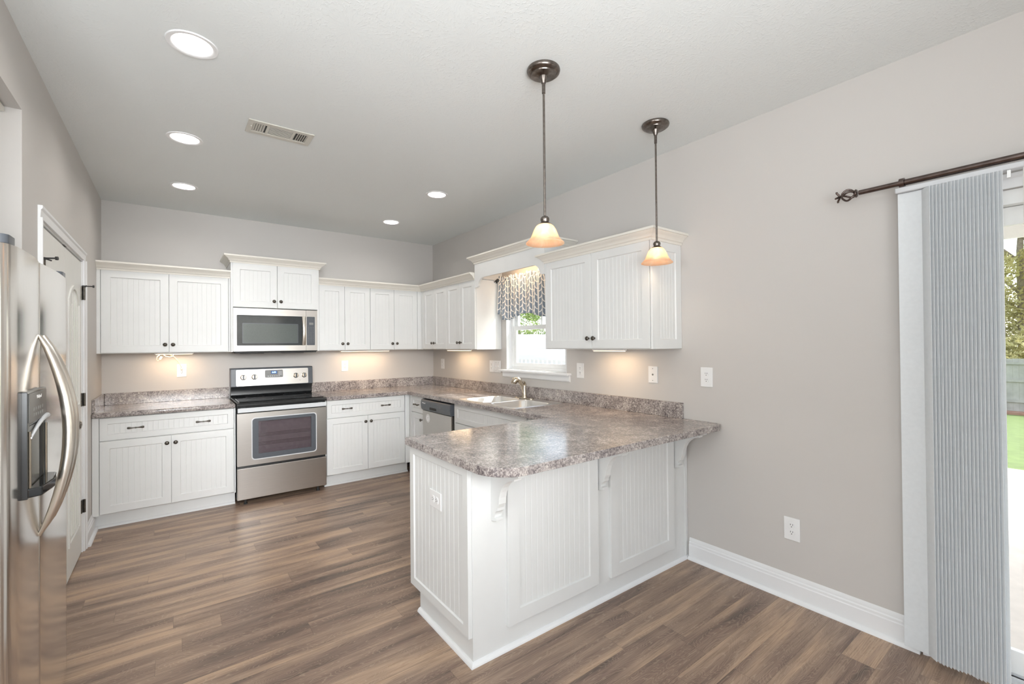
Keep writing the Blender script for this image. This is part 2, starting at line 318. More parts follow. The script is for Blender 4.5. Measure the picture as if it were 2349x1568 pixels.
# ------------------------------------------------------------------ mesh helpers
class MB:
    def __init__(s): s.bm = bmesh.new(); s.uv = None
    def _add(s, vs, fs):
        v = [s.bm.verts.new(p) for p in vs]
        out = []
        for f in fs:
            try: out.append(s.bm.faces.new([v[i] for i in f]))
            except ValueError: pass
        return v, out
    def box(s, x0, x1, y0, y1, z0, z1, b=0.0, seg=1):
        x0, x1 = min(x0, x1), max(x0, x1); y0, y1 = min(y0, y1), max(y0, y1); z0, z1 = min(z0, z1), max(z0, z1)
        v, f = s._add([(x0, y0, z0), (x1, y0, z0), (x1, y1, z0), (x0, y1, z0), (x0, y0, z1), (x1, y0, z1), (x1, y1, z1), (x0, y1, z1)],
                      [(0, 3, 2, 1), (4, 5, 6, 7), (0, 1, 5, 4), (1, 2, 6, 5), (2, 3, 7, 6), (3, 0, 4, 7)])
        if b > 0:
            b = min(b, (x1 - x0) * .45, (y1 - y0) * .45, (z1 - z0) * .45)
            e = list({e for ff in f for e in ff.edges})
            bmesh.ops.bevel(s.bm, geom=e, offset=b, segments=seg, affect='EDGES', profile=0.5)
        return s
    def prism(s, pts, axis, a, b_, cap=True):
        """extrude a closed 2-D outline along an axis; pts are the two other coordinates in x,y,z order"""
        def P(p, t):
            if axis == 'x': return (t, p[0], p[1])
            if axis == 'y': return (p[0], t, p[1])
            return (p[0], p[1], t)
        n_ = len(pts); vs = [P(p, a) for p in pts] + [P(p, b_) for p in pts]
        fs = [(i, (i + 1) % n_, n_ + (i + 1) % n_, n_ + i) for i in range(n_)]
        if cap: fs += [tuple(range(n_))[::-1], tuple(range(n_, 2 * n_))]
        s._add(vs, fs); return s
    def lathe(s, prof, c=(0, 0, 0), axis='z', seg=24, caps=False):
        """prof: (radius, distance along axis)"""
        def P(r, h, a):
            u, w = r * math.cos(a), r * math.sin(a)
            q = {'z': (u, w, h), 'y': (u, h, w), 'x': (h, u, w)}[axis]
            return (q[0] + c[0], q[1] + c[1], q[2] + c[2])
        vs = []; fs = []
        for r, h in prof:
            for k in range(seg): vs.append(P(max(r, 1e-5), h, 2 * math.pi * k / seg))
        for i in range(len(prof) - 1):
            for k in range(seg):
                fs.append((i * seg + k, i * seg + (k + 1) % seg, (i + 1) * seg + (k + 1) % seg, (i + 1) * seg + k))
        if caps: fs += [tuple(range(seg)), tuple(range((len(prof) - 1) * seg, len(prof) * seg))]
        s._add(vs, fs); return s
    def tube(s, pts, r, seg=10, cap=True, flat=None):
        pts = [Vector(p) for p in pts]; rs = r if isinstance(r, (list, tuple)) else [r] * len(pts)
        n_ = len(pts); vs = []; fs = []
        t0 = (pts[1] - pts[0]).normalized(); ref = Vector((0, 0, 1)) if abs(t0.z) < .9 else Vector((1, 0, 0))
        nv = (ref - t0 * ref.dot(t0)).normalized()
        for i, p in enumerate(pts):
            t = (pts[min(i + 1, n_ - 1)] - pts[max(i - 1, 0)]).normalized()
            nv = (nv - t * nv.dot(t)); nv = nv.normalized() if nv.length > 1e-6 else Vector((1, 0, 0))
            bv = t.cross(nv)
            for k in range(seg):
                a = 2 * math.pi * k / seg
                fa, fb = (1, 1) if flat is None else flat
                vs.append(p + (nv * math.cos(a) * fa + bv * math.sin(a) * fb) * rs[i])
        for i in range(n_ - 1):
            for k in range(seg):
                fs.append((i * seg + k, i * seg + (k + 1) % seg, (i + 1) * seg + (k + 1) % seg, (i + 1) * seg + k))
        if cap: fs += [tuple(range(seg))[::-1], tuple(range((n_ - 1) * seg, n_ * seg))]
        s._add(vs, fs); return s
    def sweep(s, path, prof, side=1):
        """moulding: closed profile (out, z) swept along a plan polyline with mitred corners; side=1 puts 'out' left of travel"""
        P = [Vector(p) for p in path]; n_ = len(P); rows = []
        for i in range(n_):
            d1 = (P[i] - P[i - 1]).normalized() if i > 0 else None
            d2 = (P[i + 1] - P[i]).normalized() if i < n_ - 1 else None
            nn = [Vector((-d.y, d.x)) * side for d in (d1, d2) if d is not None]
            mv = nn[0] if len(nn) == 1 else (nn[0] + nn[1]) / (1 + nn[0].dot(nn[1]))
            rows.append([(P[i].x + mv.x * o, P[i].y + mv.y * o, z) for o, z in prof])
        k = len(prof); vs = [q for r_ in rows for q in r_]; fs = []
        for i in range(n_ - 1):
            for j in range(k): fs.append((i * k + j, i * k + (j + 1) % k, (i + 1) * k + (j + 1) % k, (i + 1) * k + j))
        fs += [tuple(range(k))[::-1], tuple(range((n_ - 1) * k, n_ * k))]
        s._add(vs, fs); return s
    def ring(s, outer, inner, axis, a, b_):
        """frame: outline with a hole, equal point counts, extruded"""
        def P(p, t):
            return {'x': (t, p[0], p[1]), 'y': (p[0], t, p[1]), 'z': (p[0], p[1], t)}[axis]
        n_ = len(outer); vs = [P(p, a) for p in outer] + [P(p, a) for p in inner] + [P(p, b_) for p in outer] + [P(p, b_) for p in inner]
        fs = []
        for i in range(n_):
            j = (i + 1) % n_
            fs += [(i, j, n_ + j, n_ + i), (2 * n_ + i, 3 * n_ + i, 3 * n_ + j, 2 * n_ + j), (i, 2 * n_ + i, 2 * n_ + j, j), (n_ + i, n_ + j, 3 * n_ + j, 3 * n_ + i)]
        s._add(vs, fs); return s
    def build(s, name, mat, parent=None, smooth=None, bevel=None):
        bmesh.ops.recalc_face_normals(s.bm, faces=s.bm.faces[:])
        me = bpy.data.meshes.new(name); s.bm.to_mesh(me); s.bm.free()
        mats = mat if isinstance(mat, (list, tuple)) else [mat]
        for q in mats: me.materials.append(q)
        o = bpy.data.objects.new(name, me); C.objects.link(o)
        if parent is not None: o.parent = parent
        if smooth is not None:
            for p in me.polygons: p.use_smooth = True
            me.set_sharp_from_angle(angle=R(smooth))
        if bevel:
            md = o.modifiers.new('edge', 'BEVEL'); md.width = bevel[0]; md.segments = bevel[1]; md.limit_method = 'ANGLE'; md.angle_limit = R(40)
            md.harden_normals = False
        return o

def tag(o, label=None, cat=None, group=None, kind=None):
    if label: o['label'] = label
    if cat: o['category'] = cat
    if group: o['group'] = group
    if kind: o['kind'] = kind
    return o
def thing(name, label, cat, loc=(0, 0, 0), rotz=0.0, group=None):
    o = bpy.data.objects.new(name, None); C.objects.link(o); o.location = loc; o.rotation_euler = (0, 0, rotz); o.empty_display_size = 0.1
    return tag(o, label, cat, group)
def struct_root(name, loc=(0, 0, 0), rotz=0.0):
    o = bpy.data.objects.new(name, None); C.objects.link(o); o.location = loc; o.rotation_euler = (0, 0, rotz)
    o['kind'] = 'structure'; return o
def dup(root, loc, rotz=None, label=None, group=None):
    r = root.copy(); C.objects.link(r); r.location = loc
    if rotz is not None: r.rotation_euler = (0, 0, rotz)
    if label: r['label'] = label
    if group: r['group'] = group
    def rec(a, b_):
        for ch in list(a.children):
            c = ch.copy(); C.objects.link(c); c.parent = b_; rec(ch, c)
    rec(root, r); return r
def rrect(x0, x1, z0, z1, r, seg=5):
    pts = []
    for cx, cz, a0 in ((x1 - r, z1 - r, 0), (x0 + r, z1 - r, 90), (x0 + r, z0 + r, 180), (x1 - r, z0 + r, 270)):
        for k in range(seg + 1):
            a = R(a0 + 90 * k / seg); pts.append((cx + r * math.cos(a), cz + r * math.sin(a)))
    return pts
def text(name, body, size, mat, parent, loc, rot=(R(90), 0, 0), ext=0.0003, squeeze=1.0):
    cu = bpy.data.curves.new(name, 'FONT'); cu.body = body; cu.size = size; cu.extrude = ext; cu.align_x = 'CENTER'; cu.align_y = 'CENTER'
    tmp = bpy.data.objects.new(name + '_curve', cu); C.objects.link(tmp)
    dg = bpy.context.evaluated_depsgraph_get(); me = bpy.data.meshes.new_from_object(tmp.evaluated_get(dg)); me.name = name
    bpy.data.objects.remove(tmp); me.materials.clear(); me.materials.append(mat)
    o = bpy.data.objects.new(name, me); C.objects.link(o); o.parent = parent; o.location = loc; o.rotation_euler = rot; o.scale = (squeeze, 1, 1)
    return o
RB, RR, RL = 0.0, R(-90), R(90)      # facing: toward the camera side (-y), from the right wall (-x), from the left wall (+x)

# ------------------------------------------------------------------ cabinet fronts
def bead_front(mb, x0, x1, z0, z1, yf=0.0, t=0.019, fr=0.058, bead=0.034, flat=False):
    """five-piece beadboard front; back plane at y=yf, face at y=yf-t (local -y looks into the room)"""
    yb, y0 = yf, yf - t; c = 0.0015; d = 0.007
    A = [(x0, z0), (x1, z0), (x1, z1), (x0, z1)]
    def inset(k): return [(x0 + k, z0 + k), (x1 - k, z0 + k), (x1 - k, z1 - k), (x0 + k, z1 - k)]
    rings = [(A, yb), (A, y0 + c), (inset(c), y0), (inset(fr), y0), (inset(fr + 0.005), y0 + d)]
    vs = [(p[0], y, p[1]) for r_, y in rings for p in r_]; fs = [(0, 1, 2, 3)]
    for i in range(len(rings) - 1):
        for j in range(4): fs.append((i * 4 + j, i * 4 + (j + 1) % 4, (i + 1) * 4 + (j + 1) % 4, (i + 1) * 4 + j))
    mb._add(vs, fs)
    a0, a1 = x0 + fr + 0.005, x1 - fr - 0.005; b0, b1 = z0 + fr + 0.005, z1 - fr - 0.005
    n_ = max(1, round((a1 - a0) / bead)); st = (a1 - a0) / n_; g, gd = 0.0028, 0.0012
    xs = [(a0, 0)]
    for k in range(1, n_):
        xx = a0 + st * k; xs += [(xx - g, 0), (xx - g * .25, gd), (xx + g * .25, gd), (xx + g, 0)]
    xs.append((a1, 0))
    v = [(x, y0 + d + dd, b0) for x, dd in xs] + [(x, y0 + d + dd, b1) for x, dd in xs]; q = len(xs)
    mb._add(v, [(i, i + 1, q + i + 1, q + i) for i in range(q - 1)])
    return mb
def knob(parent, x, z, y):
    mb = MB(); mb.lathe([(0.0, -0.030), (0.008, -0.0295), (0.0145, -0.025), (0.016, -0.021), (0.013, -0.016), (0.006, -0.013), (0.005, -0.006), (0.008, 0.0), (0.0, 0.0)], (x, y, z), 'y', 18)
    return mb.build('knob', M['iron'], parent, 40)
def pull(parent, x, z, y, w=0.104):
    mb = MB()
    pts = [(x + (k / 12 - .5) * w, y - 0.024 - 0.006 * (1 - abs(k / 6 - 1) ** 2), z) for k in range(13)]
    rs = [0.0075, 0.0095, 0.008, 0.0055, 0.0042, 0.004, 0.0062, 0.004, 0.0042, 0.0055, 0.008, 0.0095, 0.0075]
    mb.tube(pts, rs, 10)
    for sx in (-1, 1): mb.tube([(x + sx * w * .40, y, z), (x + sx * w * .40, y - 0.026, z)], 0.0055, 8)
    return mb.build('drawer_pull', M['iron'], parent, 40)
CROWN = [(0, 0), (0.007, 0), (0.009, 0.014), (0.017, 0.019), (0.020, 0.028), (0.030, 0.040), (0.046, 0.049), (0.050, 0.055), (0.058, 0.056), (0.058, 0.070), (0.0, 0.070)]
def crown_prof(z0, k=1.0): return [(o * k, z0 + z * k) for o, z in CROWN]

def upper_cabinet(label, loc, rot, w, doors, z0=1.372, z1=2.078, depth=0.303, lf=0.0, rf=0.0, knobz=0.073, group='white beadboard wall cabinets'):
    """local x 0..w, carcass front at y=0, back at +depth. doors: list of (x0,x1,knobside)"""
    t = thing('wall_cabinet', label, 'cabinet', loc, rot, group)
    MB().box(0, w, 0, depth, z0, z1, 0.001).build('cabinet_body', M['cab'], t)
    if lf: MB().box(0, lf, -0.019, 0, z0, z1, 0.001).build('filler_strip', M['cab'], t)
    if rf: MB().box(w - rf, w, -0.019, 0, z0, z1, 0.001).build('filler_strip', M['cab'], t)
    for a, b_, ks in doors:
        mb = MB(); bead_front(mb, a + 0.0015, b_ - 0.0015, z0 + 0.006, z1 - 0.008)
        d = mb.build('cabinet_door', M['cab'], t)
        if ks: knob(d, (b_ - 0.028) if ks > 0 else (a + 0.028), z0 + knobz, -0.019)
    return t

XL = -3.229; H = 2.729
# ------------------------------------------------------------------ the room
def seg_wall(name, boxes, mat=None):
    mb = MB()
    for b_ in boxes: mb.box(*b_)
    return tag(mb.build(name, mat or M['wall']), kind='structure')
T = 0.14
seg_wall('wall_back', [(XL - 0.9, T, 0, T, 0, H)])
WY0, WY1, WZ0, WZ1 = -2.505, -1.62, 1.167, 2.06         # sink window opening
DY0, DY1, DZ1 = -6.70, -4.87, 2.03                      # sliding door opening
seg_wall('wall_right', [(0, T, WY1, 0, 0, H), (0, T, WY0, WY1, 0, WZ0), (0, T, WY0, WY1, WZ1, H), (0, T, DY1, WY0, 0, H),
                        (0, T, DY0, DY1, DZ1, H), (0, T, -9.1, DY0, 0, H)])
NY0, NY1, NZ1 = -3.56, -2.592, 2.422                    # refrigerator niche
PY0, PY1, PZ1 = -2.262, -1.012, 2.035                   # pantry doors
XN = XL - 0.75
seg_wall('wall_left', [(XL - 0.12, XL, PY1, 0, 0, H), (XL - 0.12, XL, PY0, PY1, PZ1, H), (XL - 0.12, XL, NY1, PY0, 0, H),
                       (XN, XL - 0.12, NY1, NY1 + 0.1, 0, H), (XN, XL, NY0, NY1, NZ1, H), (XN, XL, -3.70, NY0, 0, H), (XN - 0.1, XN, -3.70, NY1 + 0.1, 0, H)])
seg_wall('wall_divider', [(-7.6, XN - 0.1, -3.70, -3.58, 0, H)])
seg_wall('wall_far_left', [(-7.72, -7.6, -5.3, -3.58, 0, H), (-7.72, -7.6, -7.5, -5.3, 0, 0.6), (-7.72, -7.6, -7.5, -5.3, 2.3, H), (-7.72, -7.6, -9.1, -7.5, 0, H)])
seg_wall('wall_rear', [(-7.72, -5.55, -9.22, -9.1, 0, H), (-3.65, -2.3, -9.22, -9.1, 0, H), (-0.4, T, -9.22, -9.1, 0, H),
                       (-5.55, -3.65, -9.22, -9.1, 0, 0.6), (-5.55, -3.65, -9.22, -9.1, 2.3, H), (-2.3, -0.4, -9.22, -9.1, 0, 0.6), (-2.3, -0.4, -9.22, -9.1, 2.3, H)])
tag(MB().box(-7.72, T * .0, -9.22, 0.0, -0.05, 0).build('floor', M['floor']), kind='structure')

CANS = [(-2.651, -2.957), (-2.66, -1.859), (-2.65, -0.82), (-0.884, -1.825), (-0.874, -0.766)]
FILLCANS = [(-2.2, -6.6), (-0.9, -7.6), (-4.6, -5.2), (-4.6, -7.4)]  # unseen downlights added behind the camera for their light
CR = 0.078
def ceiling():
    bm_ = bmesh.new(); edges = []
    def loop(pts):
        v = [bm_.verts.new((x, y, H)) for x, y in pts]
        for i in range(len(v)): edges.append(bm_.edges.new((v[i], v[(i + 1) % len(v)])))
    loop([(-7.72, -9.22), (T, -9.22), (T, T), (-7.72, T)])
    for cx, cy in CANS + FILLCANS: loop([(cx + CR * math.cos(a), cy + CR * math.sin(a)) for a in [2 * math.pi * k / 32 for k in range(32)]])
    bmesh.ops.triangle_fill(bm_, edges=edges, use_beauty=True)
    geo = bm_.faces[:]
    r_ = bmesh.ops.extrude_face_region(bm_, geom=geo)
    for e in r_['geom']:
        if isinstance(e, bmesh.types.BMVert): e.co.z += 0.004
    bmesh.ops.recalc_face_normals(bm_, faces=bm_.faces[:])
    me = bpy.data.meshes.new('ceiling'); bm_.to_mesh(me); bm_.free(); me.materials.append(M['ceiling'])
    o = bpy.data.objects.new('ceiling', me); C.objects.link(o); o['kind'] = 'structure'
ceiling()
tag(MB().box(-7.75, T + 0.03, -9.25, T + 0.03, H + 0.16, H + 0.22).build('ceiling_deck', M['ceiling']), kind='structure')

BASE = [(0, 0.0), (0.0145, 0.0), (0.0145, 0.092), (0.011, 0.097), (0.011, 0.108), (0.006, 0.114), (0.006, 0.128), (0.002, 0.137), (0, 0.137)]
SHOE = [(0, 0), (0.0, 0.019), (0.005, 0.0185), (0.012, 0.014), (0.0165, 0.007), (0.018, 0.0)]
def shoe(off=0.0): return [(o + off, z) for o, z in SHOE]
def base(name, path, side, off=0):
    mb = MB(); mb.sweep(path, BASE, side); mb.sweep(path, shoe(0.0145), side)
    return tag(mb.build(name, M['trim'], None, 30), kind='structure')
base('baseboard_right', [(0, -3.655), (0, DY1 + 0.065)], -1)
base('baseboard_left', [(XL, PY1 + 0.068), (XL, -0.55)], -1)
base('baseboard_left_near', [(XL, NY1 + 0.0), (XL, PY0 - 0.068)], -1)

# pantry double doors
CAS = [(0, 0), (0.057, 0), (0.057, 0.016), (0.045, 0.018), (0.040, 0.014), (0.012, 0.012), (0.008, 0.009), (0, 0.008)]
def casing(name, y0, y1, z1, x, nx):
    """three-sided door casing on a wall plane x, facing nx"""
    mb = MB()
    def leg(ya, dirn):
        mb.prism([(x, ya), (x, ya + dirn * 0.057), (x + nx * 0.017, ya + dirn * 0.057), (x + nx * 0.017, ya + dirn * 0.044), (x + nx * 0.011, ya + dirn * 0.036), (x + nx * 0.009, ya)], 'z', 0, z1 + 0.0)
    leg(y0, -1); leg(y1, 1)
    mb.prism([(x, z1), (x, z1 + 0.057), (x + nx * 0.017, z1 + 0.057), (x + nx * 0.017, z1 + 0.044), (x + nx * 0.011, z1 + 0.036), (x + nx * 0.009, z1)], 'x', 0, 0) if False else None
    hd = [(x, z1), (x, z1 + 0.057), (x + nx * 0.017, z1 + 0.057), (x + nx * 0.017, z1 + 0.044), (x + nx * 0.011, z1 + 0.036), (x + nx * 0.009, z1)]
    mb.prism(hd, 'y', y0 - 0.057, y1 + 0.057)
    return tag(mb.build(name, M['trim']), kind='structure')
casing('trim_1', PY0, PY1, PZ1, XL, 1)
def jamb(name, y0, y1, z1, x0, x1):
    mb = MB(); mb.box(x0, x1, y0, y0 + 0.012, 0, z1).box(x0, x1, y1 - 0.012, y1, 0, z1).box(x0, x1, y0 + 0.012, y1 - 0.012, z1 - 0.012, z1)
    return tag(mb.build(name, M['trim']), kind='structure')
jamb('trim_2', PY0, PY1, PZ1, XL - 0.119, XL - 0.001)
def arch_pts(x0, x1, z0, zs, rise, n_=10):
    p = [(x0, z0), (x1, z0)]
    for k in range(n_ + 1):
        u = k / n_; p.append((x1 + (x0 - x1) * u, zs + rise * (1 - (2 * u - 1) ** 2)))
    return p
def shrink(pts, d):
    cx = (min(p[0] for p in pts) + max(p[0] for p in pts)) / 2; cz = (min(p[1] for p in pts) + max(p[1] for p in pts)) / 2
    hx = (max(p[0] for p in pts) - min(p[0] for p in pts)) / 2; hz = (max(p[1] for p in pts) - min(p[1] for p in pts)) / 2
    return [(cx + (p[0] - cx) * (hx - d) / hx, cz + (p[1] - cz) * (hz - d) / hz) for p in pts]
def panel_leaf(name, y0, w, knob_x, hinge_x, hinges):
    t = struct_root(name, (XL - 0.004, y0, 0), RL)
    mb = MB(); mb.box(0, w, 0.002, 0.036, 0.008, PZ1 - 0.018, 0.001)
    for pts in (arch_pts(0.105, w - 0.105, 1.02, 1.72, 0.10), arch_pts(0.105, w - 0.105, 0.20, 0.90, 0.0)):
        mb.ring(pts, shrink(pts, 0.022), 'y', -0.006, 0.003)
        q = shrink(pts, 0.034); mb.prism(q, 'y', -0.001, 0.003)
        x = q[0][0] + 0.03
        while x < q[1][0] - 0.01:
            zt = max(p[1] for p in q) - (0.09 if pts[3][1] > 1.5 and abs(x - w / 2) > 0.09 else 0.02)
            mb.box(x, x + 0.004, -0.0035, -0.0008, q[0][1] + 0.012, zt); x += 0.04
    mb.build('door_slab', M['door'], t)
    if knob_x is not None:
        k = MB(); k.lathe([(0, 0), (0.031, 0), (0.031, -0.006), (0.024, -0.010), (0.011, -0.014), (0.011, -0.034), (0.020, -0.038), (0.0275, -0.048), (0.0275, -0.058), (0.020, -0.066), (0, -0.069)], (knob_x, 0.002, 0.95), 'y', 24)
        k.build('door_knob', M['chrome'], t, 40)
    for z in hinges:
        hb = MB(); hb.tube([(hinge_x, -0.012, z - 0.045), (hinge_x, -0.012, z + 0.045)], 0.0075, 10)
        sg = 1 if hinge_x > w / 2 else -1
        hb.box(hinge_x - sg * 0.03, hinge_x, -0.004, 0.002, z - 0.045, z + 0.045)
        hb.build('hinge', M['iron'], t, 40)
    st = MB(); z = hinges[0] + 0.052
    sg = 1 if hinge_x > w / 2 else -1
    st.tube([(hinge_x, -0.012, z - 0.006), (hinge_x, -0.012, z + 0.004)], 0.012, 10)
    st.tube([(hinge_x, -0.014, z), (hinge_x + sg * 0.012, -0.055, z + 0.002)], 0.004, 8)
    st.tube([(hinge_x + sg * 0.012, -0.055, z + 0.002), (hinge_x + sg * 0.014, -0.064, z + 0.002)], 0.009, 8)
    st.tube([(hinge_x, -0.014, z), (hinge_x - sg * 0.05, -0.030, z - 0.002)], 0.004, 8)
    st.build('hinge_stop', M['black_matte'], t, 40)
    cb = MB(); kx = 0.02 if hinge_x > w / 2 else w - 0.02
    cb.box(kx - 0.012, kx + 0.012, -0.004, 0.03, PZ1 - 0.016, PZ1 - 0.0125); cb.build('ball_catch', M['iron'], t)
    return t
PM = (PY0 + PY1) / 2
panel_leaf('door_1', PY0 + 0.014, PM - PY0 - 0.016, PM - PY0 - 0.075, 0.0, (1.80, 1.06, 0.32))
panel_leaf('door_2', PM + 0.002, PY1 - PM - 0.016, 0.06, PY1 - PM - 0.016, (1.80, 1.06, 0.32))

# ------------------------------------------------------------------ back-wall cabinets
upper_cabinet('wide two-door white wall cabinet in the left corner, beside the microwave', (XL, -0.305, 0), RB, 0.938,
              [(0.026, 0.476, 1), (0.476, 0.924, -1)], lf=0.024, rf=0.012)
mb = MB(); mb.sweep([(XL, -0.324), (-2.291, -0.324)], crown_prof(2.068), -1)
tag(mb.build('crown_moulding', M['crown'], None, 30), 'short cream crown moulding on the left corner wall cabinet', 'moulding', 'crown mouldings on the cabinets')
# microwave cabinet
t = thing('wall_cabinet', 'small raised two-door white cabinet directly above the microwave', 'cabinet', (-2.291, -0.381, 0), RB, 'white beadboard wall cabinets')
MB().box(0.018, 0.764, 0, 0.379, 1.795, 2.222, 0.001).build('cabinet_body', M['cab'], t)
for a in (0.0, 0.764): MB().box(a, a + 0.018, -0.004, 0.379, 1.372 if a == 0 else 1.372, 2.222, 0.001).build('side_panel', M['cab'], t)
for a, b_, ks in ((0.014, 0.390, 1), (0.390, 0.766, -1)):
    mb = MB(); bead_front(mb, a + 0.0015, b_ - 0.0015, 1.797, 2.214, -0.0); d = mb.build('cabinet_door', M['cab'], t)
    knob(d, (b_ - 0.030) if ks > 0 else (a + 0.030), 1.862, -0.019)
mb = MB(); mb.sweep([(0, 0.379), (0, -0.016), (0.782, -0.016), (0.782, 0.379)], crown_prof(2.212), -1); mb.build('crown_moulding', M['crown'], t, 30)

upper_cabinet('two-door white wall cabinet immediately right of the microwave', (-1.507, -0.305, 0), RB, 0.560,
              [(0.012, 0.279, 1), (0.279, 0.560, -1)], lf=0.011)
upper_cabinet('two-door white wall cabinet on the back wall next to the inside corner', (-0.946, -0.305, 0), RB, 0.639,
              [(0.0, 0.281, 1), (0.281, 0.573, -1)], rf=0.064)
upper_cabinet('two-door white wall cabinet on the sink wall next to the inside corner', (-0.305, -0.329, 0), RR, 0.618,
              [(0.050, 0.328, 1), (0.328, 0.618, -1)], lf=0.048)
upper_cabinet('two-door white wall cabinet left of the sink window with sunlit end', (-0.305, -0.948, 0), RR, 0.594,
              [(0.0, 0.296, 1), (0.296, 0.590, -1)])
mb = MB(); mb.sweep([(-1.507, -0.324), (-0.324, -0.324), (-0.324, -1.541)], crown_prof(2.068), -1)
tag(mb.build('crown_moulding', M['crown'], None, 30), 'L-shaped cream crown moulding running round the inside corner cabinets', 'moulding', 'crown mouldings on the cabinets')
# right upper cabinet
t = upper_cabinet('large two-door white wall cabinet right of the sink window with panelled end', (-0.305, -2.602, 0), RR, 1.000,
                  [(0.010, 0.500, 1), (0.500, 0.996, -1)], z0=1.378, lf=0.010, knobz=0.078)
mb = MB(); bead_front(mb, -0.018, 0.303, 1.380, 2.074, 0.0, t=0.013, fr=0.06)
e = mb.build('end_panel', M['cab'], t); e.rotation_euler = (0, 0, R(90)); e.location = (1.000, 0.0, 0)
mb = MB(); mb.sweep([(0.0, 0.303), (0.0, -0.019), (1.013, -0.019), (1.013, 0.303)], crown_prof(2.066), -1); mb.build('crown_moulding', M['crown'], t, 30)

# window hood (valance board) between the cabinets
t = thing('window_hood', 'white arched wooden valance box with crown above the sink window', 'valance', (-0.305, -1.545, 0), RR)
w = 1.055; zs = 2.075
pts = [(0, 2.235), (0, 1.985), (0.028, 1.985), (0.050, 1.990)]
for k in range(9):
    a = R(90 * k / 8); pts.append((0.062 + 0.095 * (1 - math.cos(a)), 2.000 + (zs - 2.000) * math.sin(a)))
pts2 = [(w - x, z) for x, z in pts[1:]][::-1]
out = [(x, z) for x, z in pts] + pts2[:-1] + [(w, 1.985), (w, 2.235)]
MB().prism(out, 'y', -0.021, -0.001).build('valance_board', M['cab'], t)
MB().box(0, w, 0.0, 0.303, 2.205, 2.225).build('hood_top', M['cab'], t)
for a in (0.0005, w - 0.0185): MB().box(a, a + 0.018, 0.0, 0.303, 2.079, 2.204).build('hood_side', M['cab'], t)
mb = MB(); mb.sweep([(0, 0.303), (0, -0.021), (w, -0.021), (w, 0.303)], crown_prof(2.218), -1); mb.build('crown_moulding', M['crown'], t, 30)

# ------------------------------------------------------------------ base cabinets
def base_cabinet(label, loc, rot, w, fronts, kick=True, depth=0.585, lf=0.0, rf=0.0, d0=0.0, ztop=0.874):
    t = thing('base_cabinet', label, 'cabinet', loc, rot, 'white beadboard base cabinets')
    bb = MB(); bb.box(0, w, d0, depth, 0.115, ztop, 0.001)
    if ztop < 0.8: bb.box(0, w, 0, 0.010, ztop, 0.874).box(0, 0.015, 0.010, depth, ztop, 0.874).box(w - 0.015, w, 0.010, depth, ztop, 0.874)
    bb.build('cabinet_body', M['cab'], t)
    if lf: MB().box(0, lf, -0.019, 0, 0.115, 0.874, 0.001).build('filler_strip', M['cab'], t)
    if rf: MB().box(w - rf, w, -0.019, 0, 0.115, 0.874, 0.001).build('filler_strip', M['cab'], t)
    if kick:
        kb = MB(); kb.box(0.0, w, 0.055, 0.072, 0.0, 0.114); kb.sweep([(w, 0.055), (0, 0.055)], shoe(), 1); kb.build('toe_kick', M['cab'], t)
    for f in fronts:
        if f[0] == 'drawer':
            _, a, b_, z0, z1, ps = f; mb = MB(); bead_front(mb, a + .0015, b_ - .0015, z0, z1, fr=0.045)
            d = mb.build('drawer_front', M['cab'], t)
            for p in ps: pull(d, p, (z0 + z1) / 2, -0.019)
        else:
            _, a, b_, z0, z1, ks = f; mb = MB(); bead_front(mb, a + .0015, b_ - .0015, z0, z1)
            d = mb.build('cabinet_door', M['cab'], t)
            if ks: knob(d, (b_ - 0.029) if ks > 0 else (a + 0.029), z1 - 0.060, -0.019)
    return t
base_cabinet('white base cabinet left of the stove with two pulls on one drawer front', (XL + 0.002, -0.591, 0), RB, 0.949,
             [('drawer', 0.042, 0.937, 0.693, 0.868, (0.262, 0.709)), ('door', 0.042, 0.489, 0.122, 0.687, 1), ('door', 0.489, 0.937, 0.122, 0.687, -1)], lf=0.040, rf=0.010)
base_cabinet('white base cabinet right of the stove with two pulls on one drawer front', (-1.507, -0.591, 0), RB, 0.896,
             [('drawer', 0.010, 0.840, 0.693, 0.868, (0.205, 0.614)), ('door', 0.010, 0.427, 0.122, 0.687, 1), ('door', 0.427, 0.840, 0.122, 0.687, -1)], rf=0.052)
base_cabinet('narrow white base cabinet between the inside corner and the dishwasher', (-0.591, -0.612, 0), RR, 0.351,
             [('drawer', 0.052, 0.346, 0.693, 0.868, (0.205,)), ('door', 0.052, 0.346, 0.122, 0.687, 1)], lf=0.048)
base_cabinet('wide white sink base cabinet with long beadboard false drawer front', (-0.591, -1.618, 0), RR, 1.405,
             [('drawer', 0.012, 1.09, 0.693, 0.868, ()), ('door', 0.012, 0.55, 0.122, 0.687, 1), ('door', 0.55, 1.09, 0.122, 0.687, -1)], lf=0.010, rf=0.30, ztop=0.70)

# ------------------------------------------------------------------ peninsula
YB = -3.636
t = thing('kitchen_peninsula', 'white panelled kitchen peninsula base with corbels under the granite-look counter', 'peninsula', (-0.84, -3.33, 0))
ox, oy = 0.84, 3.33
def L(x): return x + ox
def LY(y): return y + oy
bb = MB(); bb.prism([(LY(YB), 0.0), (LY(YB), 0.874), (LY(-3.048), 0.874), (LY(-3.048), 0.115), (LY(-3.105), 0.115), (LY(-3.105), 0.0)], 'x', L(-1.668), L(-0.002)); bb.build('cabinet_body', M['cab'], t)
kb = MB()
kb.sweep([(L(-1.668), LY(-3.105)), (L(-1.668), LY(YB)), (L(-0.002), LY(YB))], shoe(), -1); kb.build('shoe_moulding', M['trim'], t)
mb = MB(); bead_front(mb, -0.303, 0.303, 0.118, 0.874, 0.0, t=0.018, fr=0.045, bead=0.041)
e = mb.build('end_panel', M['cab'], t); e.rotation_euler = (0, 0, RR); e.location = (L(-1.668), LY(-3.325), 0)
